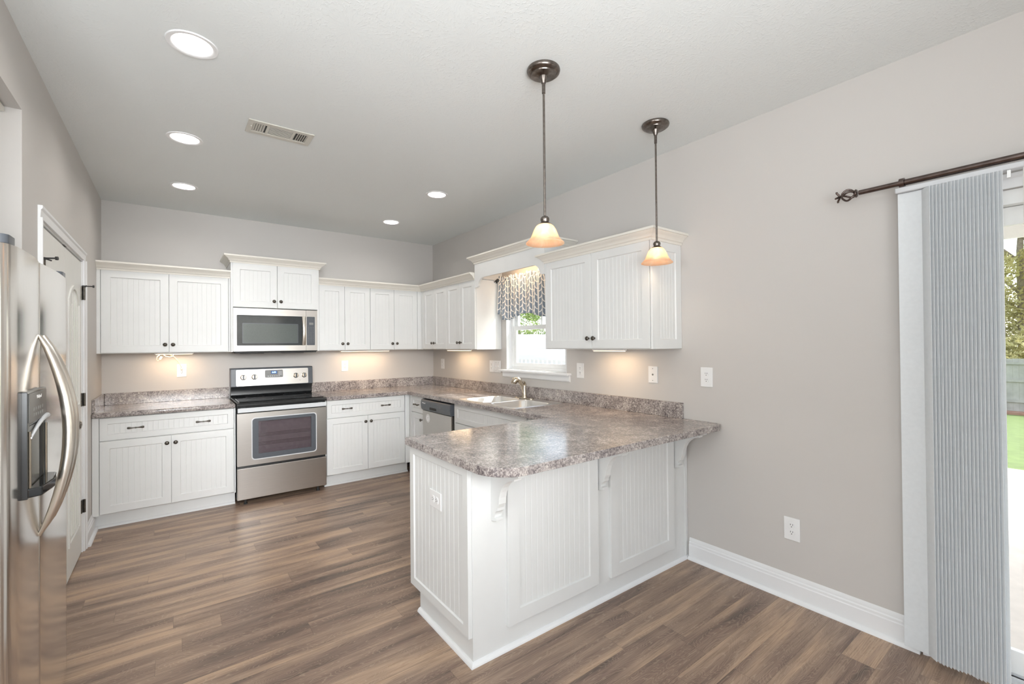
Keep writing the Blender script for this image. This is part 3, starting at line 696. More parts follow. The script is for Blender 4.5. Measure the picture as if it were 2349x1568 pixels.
for a, b_ in ((-1.484, -0.874), (-0.773, -0.166)):
    mb = MB(); bead_front(mb, L(a), L(b_), 0.108, 0.862, LY(YB), t=0.018, fr=0.066, bead=0.036)
    mb.build('back_panel', M['cab'], t)
MB().box(L(-0.030), L(-0.002), LY(YB) - 0.006, LY(YB), 0.019, 0.874, 0.001).build('scribe_strip', M['cab'], t)
def corbel(x):
    z1 = 0.8745; d, h = 0.205, 0.262; y = LY(YB) - 0.0005
    P = [(y, z1), (y - d, z1), (y - d, z1 - 0.022)]
    for k in range(1, 5): a = R(90 * k / 4); P.append((y - d + 0.030 * math.sin(a), z1 - 0.022 - 0.020 * (1 - math.cos(a))))
    for k in range(1, 8): a = R(90 * k / 7); P.append((y - d + 0.034 + 0.110 * math.sin(a), z1 - 0.045 - 0.125 * (1 - math.cos(a))))
    P += [(y - 0.050, z1 - 0.19), (y - 0.048, z1 - 0.205)]
    for k in range(1, 5): a = R(90 * k / 4); P.append((y - 0.048 + 0.022 * math.sin(a), z1 - 0.205 - 0.02 * (1 - math.cos(a)) - 0.012 * k / 4))
    P += [(y - 0.040, z1 - 0.240), (y - 0.040, z1 - 0.252), (y, z1 - h)]
    MB().prism(P, 'x', L(x), L(x) + 0.040).build('corbel', M['cab'], t, None, (0.002, 2))
for x in (-1.566, -0.862, -0.142): corbel(x)

# ------------------------------------------------------------------ worktops
def slab(name, outline, z0, z1, hole, bev):
    bm_ = bmesh.new(); ed = []
    def loop(pts):
        v = [bm_.verts.new((x, y, z0)) for x, y in pts]
        for i in range(len(v)): ed.append(bm_.edges.new((v[i], v[(i + 1) % len(v)])))
    loop(outline)
    if hole: loop(hole)
    bmesh.ops.triangle_fill(bm_, edges=ed, use_beauty=False)
    r_ = bmesh.ops.extrude_face_region(bm_, geom=bm_.faces[:])
    for g in r_['geom']:
        if isinstance(g, bmesh.types.BMVert): g.co.z = z1
    bmesh.ops.recalc_face_normals(bm_, faces=bm_.faces[:])
    me = bpy.data.meshes.new(name); bm_.to_mesh(me); bm_.free(); me.materials.append(M['laminate'])
    o = bpy.data.objects.new(name, me); C.objects.link(o)
    for p in me.polygons: p.use_smooth = True
    me.set_sharp_from_angle(angle=R(35))
    return o
def bull(o, width=0.014):
    md = o.modifiers.new('rolled_edge', 'BEVEL'); md.width = width; md.segments = 4; md.limit_method = 'ANGLE'; md.angle_limit = R(60)
def arc(cx, cy, r, a0, a1, n_=10): return [(cx + r * math.cos(R(a0 + (a1 - a0) * k / n_)), cy + r * math.sin(R(a0 + (a1 - a0) * k / n_))) for k in range(n_ + 1)]
CT0, CT1 = 0.876, 0.914
out = [(-0.001, -0.001), (-1.509, -0.001), (-1.509, -0.645), (-0.648, -0.645), (-0.648, -3.018), (-1.713, -3.018)]
out += arc(-1.713 + 0.16, -3.893 + 0.16, 0.16, 180, 270) + arc(-0.001 - 0.06, -3.893 + 0.06, 0.06, 270, 360, 6)
SX0, SX1, SY0, SY1 = -0.590, -0.085, -2.515, -1.695
hole = [(SX0, SY0), (SX1, SY0), (SX1, SY1), (SX0, SY1)]
wt = thing('worktop', 'U-shaped speckled grey-brown laminate worktop with peninsula and sink cutout', 'countertop', (0, 0, 0), 0, 'laminate worktops')
o = slab('counter_top', out, CT0, CT1, hole, True); o.parent = wt
bull(o)
bs = MB(); bs.box(-1.509, -0.021, -0.020, -0.001, CT1, CT1 + 0.104, 0.002).box(-0.020, -0.001, -3.622, -0.001, CT1, CT1 + 0.104, 0.002); bs.build('backsplash', M['laminate'], wt)
wt2 = thing('worktop', 'short speckled laminate worktop left of the stove with corner splash', 'countertop', (0, 0, 0), 0, 'laminate worktops')
o = slab('counter_top', [(XL + 0.001, -0.001), (-2.279, -0.001), (-2.279, -0.645), (XL + 0.001, -0.645)][::-1], CT0, CT1, None, True); o.parent = wt2; bull(o)
bs = MB(); bs.box(XL + 0.021, -2.279, -0.020, -0.001, CT1, CT1 + 0.104, 0.002).box(XL + 0.001, XL + 0.020, -0.600, -0.001, CT1, CT1 + 0.104, 0.002); bs.build('backsplash', M['laminate'], wt2)

# ------------------------------------------------------------------ sink and tap
t = thing('kitchen_sink', 'double-bowl stainless drop-in sink below the window', 'sink', (-0.33, -2.105, CT1))
def bowl(mb, x0, x1, y0, y1, r, depth):
    top = rrect(x0, x1, y0, y1, r); rings = [(top, 0.003), (rrect(x0 + .006, x1 - .006, y0 + .006, y1 - .006, r), -0.006), (rrect(x0 + .012, x1 - .012, y0 + .012, y1 - .012, r), -depth + 0.03), (rrect(x0 + .04, x1 - .04, y0 + .04, y1 - .04, r * .6), -depth)]
    k = len(top); vs = [(p[0], p[1], z) for rr_, z in rings for p in rr_]; fs = []
    for i in range(len(rings) - 1):
        for j in range(k): fs.append((i * k + j, i * k + (j + 1) % k, (i + 1) * k + (j + 1) % k, (i + 1) * k + j))
    fs.append(tuple(range((len(rings) - 1) * k, len(rings) * k))); mb._add(vs, fs)
bx0, bx1 = -0.245, 0.165
B = [(bx0, bx1, -0.395, -0.012), (bx0, bx1, 0.012, 0.395)]
# deck with two openings
bm_ = bmesh.new(); ed = []
def lp(pts, z):
    v = [bm_.verts.new((x, y, z)) for x, y in pts]
    for i in range(len(v)): ed.append(bm_.edges.new((v[i], v[(i + 1) % len(v)])))
lp(rrect(-0.275, 0.270, -0.425, 0.425, 0.03), 0.003)
for b_ in B: lp(rrect(*b_, 0.07), 0.003)
bmesh.ops.triangle_fill(bm_, edges=ed, use_beauty=False)
mb = MB(); mb.bm.free(); mb.bm = bm_
rr_ = rrect(-0.275, 0.270, -0.425, 0.425, 0.03); r2 = rrect(-0.279, 0.274, -0.429, 0.429, 0.033); k = len(rr_)
mb._add([(p[0], p[1], 0.003) for p in rr_] + [(p[0], p[1], 0.0005) for p in r2], [(i, (i + 1) % k, k + (i + 1) % k, k + i) for i in range(k)])
mb.build('sink_deck', M['sink_steel'], t)
for b_ in B:
    mb = MB(); bowl(mb, *b_, 0.07, 0.185); bo = mb.build('bowl', M['sink_steel'], t, 50)
    cx, cy = (b_[0] + b_[1]) / 2, (b_[2] + b_[3]) / 2
    MB().lathe([(0, 0.002), (0.03, 0.0025), (0.042, 0.004), (0.044, 0.0)], (cx, cy, -0.185), 'z', 20).build('drain', M['chrome'], bo, 40)
t = thing('kitchen_tap', 'brushed nickel single-lever pull-out tap behind the sink', 'tap', (-0.105, -2.045, CT1 + 0.0035))
MB().prism(rrect(-0.030, 0.030, -0.125, 0.125, 0.028), 'z', 0, 0.007).build('deck_plate', M['nickel'], t, 30)
MB().lathe([(0.026, 0.007), (0.026, 0.012), (0.023, 0.02), (0.019, 0.05), (0.017, 0.09), (0.014, 0.118), (0.0, 0.124)], (0, 0, 0), 'z', 20).build('tap_body', M['nickel'], t, 40)
MB().tube([(0.0, 0, 0.030), (-0.010, 0.003, 0.080), (-0.022, 0.006, 0.125), (-0.040, 0.012, 0.160), (-0.064, 0.018, 0.178), (-0.088, 0.025, 0.172), (-0.102, 0.030, 0.146), (-0.104, 0.030, 0.138)],
          [0.015, 0.016, 0.018, 0.022, 0.028, 0.030, 0.026, 0.020], 18).build('spout', M['nickel'], t, 50)
MB().tube([(0.002, -0.002, 0.110), (0.004, -0.006, 0.132), (-0.004, -0.010, 0.150), (-0.020, -0.016, 0.160)], [0.015, 0.015, 0.011, 0.006], 12, flat=(0.7, 1.2)).build('lever', M['nickel'], t, 50)

# ------------------------------------------------------------------ stove
t = thing('stove', 'stainless freestanding electric stove with black glass cooktop', 'stove', (-2.274, -0.64, 0), RB)
w = 0.759; ST = t
MB().box(0.004, w - 0.004, 0.0, 0.58, 0.045, 0.885).build('stove_body', M['black'], t)
for x in (0.05, w - 0.09):
    for y in (0.02, 0.5): MB().lathe([(0.0, 0.0), (0.016, 0.0), (0.016, 0.01), (0.010, 0.012), (0.010, 0.044)], (x + .02, y, 0), 'z', 12).build('levelling_foot', M['black_matte'], t)
MB().box(0.002, w - 0.002, -0.034, -0.001, 0.052, 0.332, 0.004, 2).build('storage_drawer', M['steel'], t)
# oven door with rounded window
mb = MB(); pts = rrect(0.115, w - 0.095, 0.400, 0.775, 0.028); n_ = len(pts)
outer = rrect(0.002, w - 0.002, 0.354, 0.821, 0.003)
mb.ring(outer, pts, 'y', -0.036, -0.002); dr = mb.build('oven_door', M['steel'], t)
mb = MB(); mb.ring(rrect(0.112, w - 0.092, 0.397, 0.778, 0.03), rrect(0.120, w - 0.100, 0.405, 0.770, 0.025), 'y', -0.0385, -0.030); mb.build('window_trim', M['ltgrey'], dr)
MB().ring(rrect(0.119, w - 0.099, 0.404, 0.771, 0.025), rrect(0.168, w - 0.142, 0.448, 0.742, 0.004), 'y', -0.034, -0.028).build('window_border', M['dark_grey'], dr)
MB().box(0.160, w - 0.135, -0.0275, -0.0245, 0.440, 0.750).build('oven_glass', M['oven_glass'], dr)
# oven cavity seen through the glass
M['cavity'] = plain('oven_enamel', srgb(168, 158, 158), 0.4, var=0.1)
cv = MB(); cv.box(0.12, w - 0.10, -0.0235, -0.022, 0.42, 0.44)
x0, x1, y0, y1, z0, z1 = 0.125, w - 0.105, -0.022, -0.004, 0.41, 0.765
cv._add([(x0, y0, z0), (x1, y0, z0), (x1, y0, z1), (x0, y0, z1), (x0 + .03, y1, z0 + .03), (x1 - .03, y1, z0 + .03), (x1 - .03, y1, z1 - .03), (x0 + .03, y1, z1 - .03)],
        [(4, 5, 6, 7), (0, 1, 5, 4), (1, 2, 6, 5), (2, 3, 7, 6), (3, 0, 4, 7)])
cv.build('oven_cavity', M['cavity'], t)
rk = MB()
for z in (0.52, 0.60):
    for k in range(3): rk.box(x0 + .04, x1 - .04, -0.014, -0.012, z + k * .012, z + k * .012 + 0.002)
rk.build('oven_rack', M['nickel'], t)
MB().box(0.004, w - 0.004, -0.030, -0.001, 0.8225, 0.836).build('door_gap', M['dark_gap'], t)
MB().box(0.004, w - 0.004, -0.058, -0.046, 0.832, 0.872, 0.005, 2).build('oven_handle', M['ltgrey'], t)
for a in (0.03, w - 0.07): MB().box(a, a + 0.04, -0.046, -0.001, 0.838, 0.868).build('handle_bracket', M['ltgrey'], t)
# cooktop
ck = MB(); ck.prism([(-0.048, 0.884), (-0.050, 0.902), (-0.040, 0.914), (0.0, 0.922), (0.585, 0.922), (0.585, 0.886), (-0.02, 0.884)], 'x', -0.0005, w + 0.0005)
ck.build('cooktop_frame', M['black'], t, None, (0.003, 2))
MB().box(0.022, w - 0.022, -0.015, 0.55, 0.9205, 0.9245, 0.001).build('cooktop_glass', M['black_gloss'], t)
for cx, cy, r_ in ((0.2, 0.12, 0.11), (0.56, 0.12, 0.09), (0.2, 0.42, 0.08), (0.56, 0.42, 0.105)):
    q = r_; MB().lathe([(q, 0.0), (q + 0.0025, 0.0), (q + 0.0025, 0.0004), (q, 0.0004)], (cx, cy, 0.9246), 'z', 36).build('burner_marking', M['dark_grey'], t)
# backguard
bgp = MB(); bgp.prism([(0.545, 0.9246), (0.530, 0.940), (0.538, 0.985), (0.520, 1.020), (0.518, 1.030), (0.635, 1.030), (0.635, 0.9246)], 'x', 0.004, w - 0.004)
bgp.build('backguard', M['black'], t, 40)
cp = MB(); cp.prism([(0.505, 1.022), (0.518, 1.200), (0.526, 1.206), (0.636, 1.206), (0.636, 1.022)], 'x', 0.0, w); cp.build('control_housing', M['dark_grey'], t, None, (0.004, 2))
TILT = math.atan2(0.013, 0.178)
def on_panel(name, mb_, mat, par=None):
    o = mb_.build(name, mat, par or t, 40); o.location = (0, 0.505, 1.022); o.rotation_euler = (-TILT, 0, 0); return o
mb = MB(); mb.prism(rrect(0.047, w - 0.047, 0.006, 0.168, 0.010), 'y', -0.006, 0.001); face = on_panel('control_panel', mb, M['steel'])
for kx, kz in ((0.108, 0.092), (0.205, 0.092), (0.590, 0.092), (0.672, 0.092)):
    mb = MB(); mb.lathe([(0, -0.007), (0.027, -0.007), (0.027, -0.009), (0.024, -0.010), (0.023, -0.026), (0.020, -0.029), (0, -0.029)], (kx, 0, kz), 'y', 24)
    k_ = on_panel('control_knob', mb, M['nickel'])
    g_ = MB(); g_.box(kx - 0.007, kx + 0.007, -0.038, -0.028, kz - 0.023, kz + 0.023, 0.002); gg = g_.build('knob_grip', M['dark_grey'], k_)
mb = MB(); mb.prism(rrect(0.300, 0.467, 0.080, 0.158, 0.010), 'y', -0.0085, -0.005); dp = on_panel('display_panel', mb, M['display'])
ds = MB(); ds.box(0.355, 0.412, -0.0095, -0.008, 0.118, 0.148); ds.build('clock_display', M['digit_bg'], dp)
text('clock_digits', '6:02', 0.023, M['digits'], dp, (0.383, -0.0098, 0.133))
text('brand_lettering', 'Whirlpool', 0.013, M['brand_dark'], face, (0.384, -0.0066, 0.045))
bt = MB()
for k in range(6): bt.box(0.325 + k * .02, 0.334 + k * .02, -0.0092, -0.008, 0.092, 0.098)
for r_ in range(3):
    for k in range(3): bt.box(0.425 + k * .012, 0.432 + k * .012, -0.0092, -0.008, 0.105 + r_ * .014, 0.112 + r_ * .014)
bt.build('touch_buttons', M['ltgrey'], dp)
for kx in (0.155, 0.63): on_panel('indicator_light', MB().lathe([(0, -0.0075), (0.003, -0.0075), (0.003, -0.006)], (kx, 0, 0.040), 'y', 10), M['black_matte'])

# ------------------------------------------------------------------ microwave
t = thing('microwave', 'stainless over-range microwave with dark glass door', 'microwave', (-2.272, -0.378, 1.378), RB)
w = 0.742; h = 0.409
MB().box(0.0, w, 0.0, 0.376, -0.008, h, 0.002).build('microwave_body', M['black'], t)
ub = MB(); ub.box(0.01, w - 0.01, -0.020, 0.3, -0.020, -0.009, 0.003)
for k in range(2): ub.box(0.06 + k * .36, 0.26 + k * .36, 0.02, 0.12, -0.024, -0.020)
ub.build('vent_grille', M['black_matte'], t)
def rect_ring(mb, X0, X1, Z0, Z1, pts, ya, yb):
    outer = rrect(X0, X1, Z0, Z1, 0.003)
    mb.ring(outer, pts, 'y', ya, yb)
mb = MB(); rect_ring(mb, 0.0, 0.632, 0.0, h, rrect(0.026, 0.626, 0.053, 0.345, 0.008), -0.024, -0.001); d = mb.build('microwave_door', M['steel'], t)
MB().prism(rrect(0.025, 0.627, 0.052, 0.346, 0.008), 'y', -0.021, -0.002).build('door_glass', plain('smoked_door_glass', (0.055, 0.06, 0.062), 0.08, var=0.05, spec=0.3), d)
M['mw_screen'] = plain('microwave_window_screen', srgb(96, 102, 100), 0.14, var=0.08, nscale=200, spec=0.3)
MB().ring(rrect(0.072, 0.560, 0.075, 0.268, 0.006), rrect(0.078, 0.554, 0.081, 0.262, 0.006), 'y', -0.0216, -0.020).build('window_outline', M['dark_grey'], d)
MB().prism(rrect(0.078, 0.554, 0.081, 0.262, 0.006), 'y', -0.0214, -0.020).build('viewing_window', M['mw_screen'], d)
hp = [(0.612, -0.024 - 0.026 * math.sin(math.pi * k / 12), 0.055 + 0.288 * k / 12) for k in range(13)]
MB().tube(hp, 0.017, 12, flat=(1.0, 0.42)).build('door_handle', M['handle_steel'], d, 50)
mb = MB(); rect_ring(mb, 0.634, w, 0.0, h, rrect(0.640, 0.718, 0.053, 0.345, 0.006), -0.024, -0.001); c_ = mb.build('control_bezel', M['steel'], t)
pn = MB().prism(rrect(0.6395, 0.7185, 0.0525, 0.3455, 0.006), 'y', -0.021, -0.002).build('control_panel', M['dark_grey'], t)
MB().box(0.664, 0.704, -0.0216, -0.0205, 0.262, 0.285).build('display_window', M['display'], pn)
kp = MB()
for r_ in range(10):
    for k in range(3): kp.box(0.655 + k * .022, 0.663 + k * .022, -0.0216, -0.0205, 0.085 + r_ * .0165, 0.0885 + r_ * .0165)
kp.build('keypad', M['display'], pn)
text('brand_lettering', 'Whirlpool', 0.0155, M['brand_white'], d, (0.36, -0.0245, 0.377), ext=0.0004)

# ------------------------------------------------------------------ dishwasher
t = thing('dishwasher', 'built-in dishwasher with charcoal control strip and stainless door', 'dishwasher', (-0.600, -0.972, 0), RR)
w = 0.637
MB().box(0.004, w - 0.004, 0.0, 0.55, 0.1, 0.865).build('dishwasher_body', M['black_matte'], t)
MB().box(0.006, w - 0.020, -0.026, -0.001, 0.115, 0.742, 0.003).build('door_panel', M['steel'], t)
cp = MB(); cp.prism([(-0.030, 0.746), (-0.042, 0.762), (-0.048, 0.800), (-0.044, 0.845), (-0.036, 0.856), (-0.001, 0.858), (-0.001, 0.746)], 'x', 0.004, w - 0.010)
cp = cp.build('control_strip', M['dark_grey'], t, 40)
MB().box(0.205, 0.345, -0.0475, -0.044, 0.765, 0.790, 0.001).build('pocket_handle', M['dark_gap'], t)
bt = MB()
for k in range(4): bt.box(0.39 + k * .022, 0.398 + k * .022, -0.0492, -0.047, 0.800, 0.812)
for k in range(5): bt.box(0.38 + k * .022, 0.390 + k * .022, -0.0482, -0.045, 0.822, 0.825)
bt.build('touch_buttons', M['display'], t)
text('brand_lettering', 'Whirlpool', 0.018, M['brand_white'], t, (0.075, -0.0478, 0.822), ext=0.0004)
MB().box(0.006, w - 0.01, 0.03, 0.05, 0.0, 0.1).build('toe_kick', M['black_matte'], t)
st = MB().lathe([(0, -0.0285), (0.042, -0.0285), (0.0425, -0.0265)], (0.128, 0, 0.668), 'y', 28).build('round_sticker', M['brand_white'], t, 40)
MB().lathe([(0.033, -0.0289), (0.036, -0.0289), (0.036, -0.0284), (0.033, -0.0284)], (0.128, 0, 0.668), 'y', 28).build('sticker_ring', M['display'], st)
text('sticker_mark', '?', 0.045, M['display'], st, (0.128, -0.0289, 0.668), ext=0.0003)

# ------------------------------------------------------------------ refrigerator
FX = -3.078
t = thing('refrigerator', 'stainless side-by-side refrigerator with curved handles in the left wall niche', 'refrigerator', (XL - 0.35, -3.06, 0), RL)
# local: x = world y + 3.06, y = -(world x - (XL-0.35))
fy = -(FX - (XL - 0.35)); hw = 0.44
MB().box(-hw + 0.004, hw - 0.004, fy + 0.075, 0.37, 0.03, 1.700, 0.004).build('fridge_cabinet', M['dark_grey'], t)
def fdoor(x0, x1, name, rl, rr2):
    P = []; dp = 0.060; yf_ = fy
    n_ = 14
    P.append((x1, yf_ + dp + 0.006)); P.append((x0, yf_ + dp + 0.006))
    def y_at(u): return yf_ + 0.010 * (2 * u - 1) ** 2
    for k in range(6):
        a = R(90 * k / 5); r_ = rl; P.append((x0 + r_ * (1 - math.cos(a)), y_at(0) + r_ * (1 - math.sin(a))))
    for k in range(1, n_): u = k / n_; xx = x0 + rl + (x1 - rr2 - x0 - rl) * u; P.append((xx, y_at((xx - x0) / (x1 - x0))))
    for k in range(6):
        a = R(90 - 90 * k / 5); r_ = rr2; P.append((x1 - r_ * (1 - math.cos(a)), y_at(1) + r_ * (1 - math.sin(a))))
    mb = MB(); mb.prism(P, 'z', 0.075, 1.710); return mb.build(name, M['fridge_steel'], t, 30)
sx = -0.068
fd = fdoor(-hw, sx - 0.002, 'freezer_door', 0.038, 0.008); rd = fdoor(sx + 0.002, hw, 'fridge_door', 0.008, 0.03)
def fhandle(par, x, dx):
    pts = []; 
    for k in range(17):
        u = k / 16; zz = 0.785 + 0.675 * u; s_ = math.sin(math.pi * u)
        pts.append((x + dx * (1 - s_) * 0.2, fy + 0.006 - 0.074 * s_ ** 0.8, zz))
    rs = [0.006 + 0.0145 * math.sin(math.pi * k / 16) ** 0.5 for k in range(17)]
    MB().tube(pts, rs, 16, flat=(1.0, 0.85)).build('door_handle', M['handle_steel'], par, 60)
fhandle(fd, sx - 0.036, 0.0); fhandle(rd, sx + 0.036, 0.0)
MB().box(-hw + 0.01, hw - 0.01, fy + 0.03, fy + 0.075, 0.0, 0.072).build('base_grille', M['black_matte'], t)
for x in (-hw + 0.055, hw - 0.055): MB().prism(rrect(x - 0.045, x + 0.045, fy + 0.012, fy + 0.13, 0.02), 'z', 1.711, 1.736).build('hinge_cover', M['dark_grey'], t, 30)
# dispenser: world y -3.405..-3.155, z .97..1.277
a0, a1 = -3.405 + 3.06, -3.160 + 3.06; yd = fy + 0.003
ds = MB(); ds.ring([(a0, 0.965), (a1, 0.965), (a1, 1.285), (a0, 1.285)], [(a0 + 0.022, 0.995), (a1 - 0.022, 0.995), (a1 - 0.022, 1.180), (a0 + 0.022, 1.180)], 'y', yd - 0.014, yd + 0.001)
dsp = ds.build('dispenser_frame', M['black'], fd, None, (0.003, 2))
MB().box(a0 + 0.012, a1 - 0.012, yd - 0.0165, yd - 0.0135, 1.190, 1.278, 0.001).build('dispenser_panel', plain('dispenser_grey', srgb(92, 90, 86), 0.3), dsp)
MB().box(a0 + 0.0225, a1 - 0.0225, yd - 0.0125, yd + 0.0005, 0.996, 1.179).build('dispenser_recess', plain('recess_chrome', srgb(110, 108, 102), 0.22, 0.8), dsp)
MB().box(a1 - 0.085, a1 - 0.045, yd - 0.0135, yd - 0.0122, 0.998, 1.178).build('recess_shadow_panel', M['dark_gap'], dsp)  # dark strip painted as shade on the flat recess
arcp = MB(); ap = [(a0 + 0.014 + (a1 - a0 - 0.028) * k / 12, yd - 0.018, 1.145 + 0.045 * math.sin(math.pi * k / 12 * 0.5 + 0.0)) for k in range(13)]
arcp.tube(ap, [0.003 + 0.0055 * k / 12 for k in range(13)], 10); arcp.build('dispenser_arch', M['ltgrey'], dsp, 50)
for x in (a0 + 0.016, a1 - 0.016): MB().tube([(x, yd - 0.0155, 0.99), (x, yd - 0.0155, 1.165)], 0.004, 8).build('dispenser_rail', M['nickel'], dsp, 40)
sh = MB(); sh.prism([(a0 + 0.004, yd - 0.012), (a1 - 0.004, yd - 0.012), (a1 - 0.02, yd - 0.042), ((a0 + a1) / 2, yd - 0.054), (a0 + 0.02, yd - 0.042)], 'z', 0.968, 0.996); sh.build('drip_tray', M['black_gloss'], dsp, None, (0.004, 2))
bt = MB()
for r_ in range(2):
    for k in range(5): bt.box(a0 + 0.06 + k * .028, a0 + 0.073 + k * .028, yd - 0.0172, yd - 0.016, 1.205 + r_ * .018, 1.214 + r_ * .018)
bt.build('touch_buttons', M['display'], dsp)
text('brand_lettering', 'Whirlpool', 0.015, M['brand_white'], dsp, (a0 + 0.13, yd - 0.0168, 1.262), ext=0.0004)
# cabinet over the refrigerator
t = thing('wall_cabinet', 'white cabinet deep in the wall niche above the refrigerator, its crown just in frame', 'cabinet', (XL - 0.135, NY0 + 0.003, 0), RL, 'white beadboard wall cabinets')
nw = NY1 - NY0 - 0.006
MB().box(0, nw, 0, 0.58, 1.80, 2.345).build('cabinet_body', M['cab'], t)
for a, b_ in ((0.005, nw / 2), (nw / 2, nw - 0.005)):
    mb = MB(); bead_front(mb, a + .0015, b_ - .0015, 1.81, 2.335); mb.build('cabinet_door', M['cab'], t)
mb = MB(); mb.sweep([(nw, -0.019), (0, -0.019)], crown_prof(2.335, 1.15), 1); mb.build('crown_moulding', M['crown'], t, 30)

# ------------------------------------------------------------------ wall plates
def plate(name, label, loc, rot, kind, w=0.072, h=0.116, parts=None, group=None, cat='outlet', horiz=False):
    t = thing(name, label, cat, loc, rot, group)
    p = MB(); p.box(-w / 2, w / 2, -0.006, -0.0005, -h / 2, h / 2, 0.003, 2); p.build('cover_plate', M['plate'], t)
    def duplex(cx):
        for s_ in (-1, 1):
            f = MB(); c0 = (cx, s_ * 0.0195) if not horiz else (s_ * 0.0195, cx)
            f.prism(rrect(c0[0] - (0.0165 if not horiz else 0.014), c0[0] + (0.0165 if not horiz else 0.014), c0[1] - (0.014 if not horiz else 0.0165), c0[1] + (0.014 if not horiz else 0.0165), 0.010), 'y', -0.0085, -0.005)
            f = f.build('socket_face', M['plate'], t)
            g = MB()
            for dx in (-0.0055, 0.0055):
                if not horiz: g.box(c0[0] + dx - 0.0012, c0[0] + dx + 0.0012, -0.009, -0.0083, c0[1] + 0.001, c0[1] + 0.009)
                else: g.box(c0[0] - 0.008, c0[0] - 0.001, -0.009, -0.0083, c0[1] + dx - 0.0012, c0[1] + dx + 0.0012)
            g.lathe([(0, -0.009), (0.0026, -0.009), (0.0026, -0.0083)], (c0[0] + (0 if not horiz else 0.006), 0, c0[1] - (0.0065 if not horiz else 0)), 'y', 10)
            g.build('socket_slots', M['slot'], f)
        s_ = MB(); s_.lathe([(0, -0.0072), (0.003, -0.0072), (0.003, -0.005)], (cx if not horiz else 0, 0, 0 if not horiz else cx), 'y', 10); s_.build('cover_screw', M['plate'], t)
    def toggle(cx, rocker=False):
        if rocker: MB().box(cx - 0.016, cx + 0.016, -0.009, -0.005, -0.033, 0.033, 0.002).build('rocker', M['plate'], t)
        else:
            MB().box(cx - 0.005, cx + 0.005, -0.008, -0.005, -0.012, 0.012, 0.001).build('switch_slot', M['plate'], t)
            MB().prism([(-0.005, -0.004), (-0.018, 0.004), (-0.018, 0.010), (-0.005, 0.008)], 'x', cx - 0.004, cx + 0.004).build('toggle', M['plate'], t)
        s_ = MB()
        for zz in (-0.042, 0.042): s_.lathe([(0, -0.0072), (0.003, -0.0072), (0.003, -0.005)], (cx, 0, zz), 'y', 10)
        s_.build('cover_screws', M['display'], t)
    if kind == 'duplex': duplex(0)
    elif kind == 'toggle': toggle(0)
    elif kind == 'phone':
        MB().lathe([(0, -0.009), (0.006, -0.009), (0.0075, -0.005)], (0, 0, 0), 'y', 14).build('jack', M['display'], t)
        s_ = MB()
        for zz in (-0.042, 0.042): s_.lathe([(0, -0.0072), (0.003, -0.0072), (0.003, -0.005)], (0, 0, zz), 'y', 10)
        s_.build('cover_screws', M['display'], t)
    elif kind == 'double': toggle(-0.023); toggle(0.023)
    return t
OG = 'white wall plates around the kitchen'
plate('electrical_outlet', 'white outlet on the back wall with a cord plugged in, left of the stove', (-2.660, 0, 1.200), RB, 'duplex', 0.076, 0.122, group=OG)
plate('electrical_outlet', 'white outlet on the back wall right of the stove', (-1.137, 0, 1.190), RB, 'duplex', 0.076, 0.122, group=OG)
plate('electrical_outlet', 'narrow-looking white outlet on the sink wall just right of the inside corner', (0, -0.262, 1.187), RR, 'duplex', 0.080, 0.124, group=OG)
plate('electrical_outlet', 'white outlet just left of the switches by the sink window', (0, -1.362, 1.190), RR, 'duplex', 0.080, 0.124, group=OG)
plate('light_switch', 'double white light switch plate touching the left end of the window sill', (0, -1.464, 1.190), RR, 'double', 0.116, 0.124, group=OG, cat='switch')
plate('electrical_outlet', 'white outlet under the right cabinet, just right of the window', (0, -2.672, 1.195), RR, 'duplex', 0.080, 0.124, group=OG)
plate('wall_jack', 'white plate with a single round jack under the right cabinet', (0, -3.385, 1.195), RR, 'phone', 0.075, 0.118, group=OG, cat='wall plate')
plate('electrical_outlet', 'white outlet above the end of the peninsula counter', (0, -3.787, 1.197), RR, 'duplex', 0.080, 0.124, group=OG)
plate('electrical_outlet', 'white outlet low on the bare wall above the baseboard', (0, -4.273, 0.388), RR, 'duplex', 0.080, 0.124, group=OG)
plate('electrical_outlet', 'white sideways outlet on the beadboard end of the peninsula', (-1.6795, -3.318, 0.650), RR, 'duplex', 0.118, 0.085, group=OG, horiz=True)

# ------------------------------------------------------------------ sink window
t = struct_root('window_1', (0, (WY0 + WY1) / 2, 0), RR)
hw = (WY1 - WY0) / 2
# drywall-return lining and vinyl frame
fr = MB()
fr.ring([(-hw + .001, WZ0 + .001), (hw - .001, WZ0 + .001), (hw - .001, WZ1 - .001), (-hw + .001, WZ1 - .001)], [(-hw + .040, WZ0 + .028), (hw - .040, WZ0 + .028), (hw - .040, WZ1 - .040), (-hw + .040, WZ1 - .040)], 'y', 0.060, 0.125)
fr.build('window_frame', M['vinyl'], t)
fr = MB(); fr.ring([(-hw + .0005, WZ0 + .0005), (hw - .0005, WZ0 + .0005), (hw - .0005, WZ1 - .0005), (-hw + .0005, WZ1 - .0005)], [(-hw + .010, WZ0 + .004), (hw - .010, WZ0 + .004), (hw - .010, WZ1 - .010), (-hw + .010, WZ1 - .010)], 'y', 0.0, 0.0595)
fr.build('jamb_lining', M['trim'], t)
zm = 1.585
def sash(z0, z1, ya, yb, grid, nm):
    f = MB(); f.ring([(-hw + .041, z0), (hw - .041, z0), (hw - .041, z1), (-hw + .041, z1)], [(-hw + .085, z0 + .040), (hw - .085, z0 + .040), (hw - .085, z1 - .040), (-hw + .085, z1 - .040)], 'y', ya, yb)
    if grid: f.box(-0.011, 0.011, ya + .006, yb - .006, z0 + .04, z1 - .04)
    f = f.build(nm, M['vinyl'], t)
    MB().box(-hw + .080, hw - .080, (ya + yb) / 2 + .003, (ya + yb) / 2 + .006, z0 + .036, z1 - .036).build('pane', M['glass'], f)
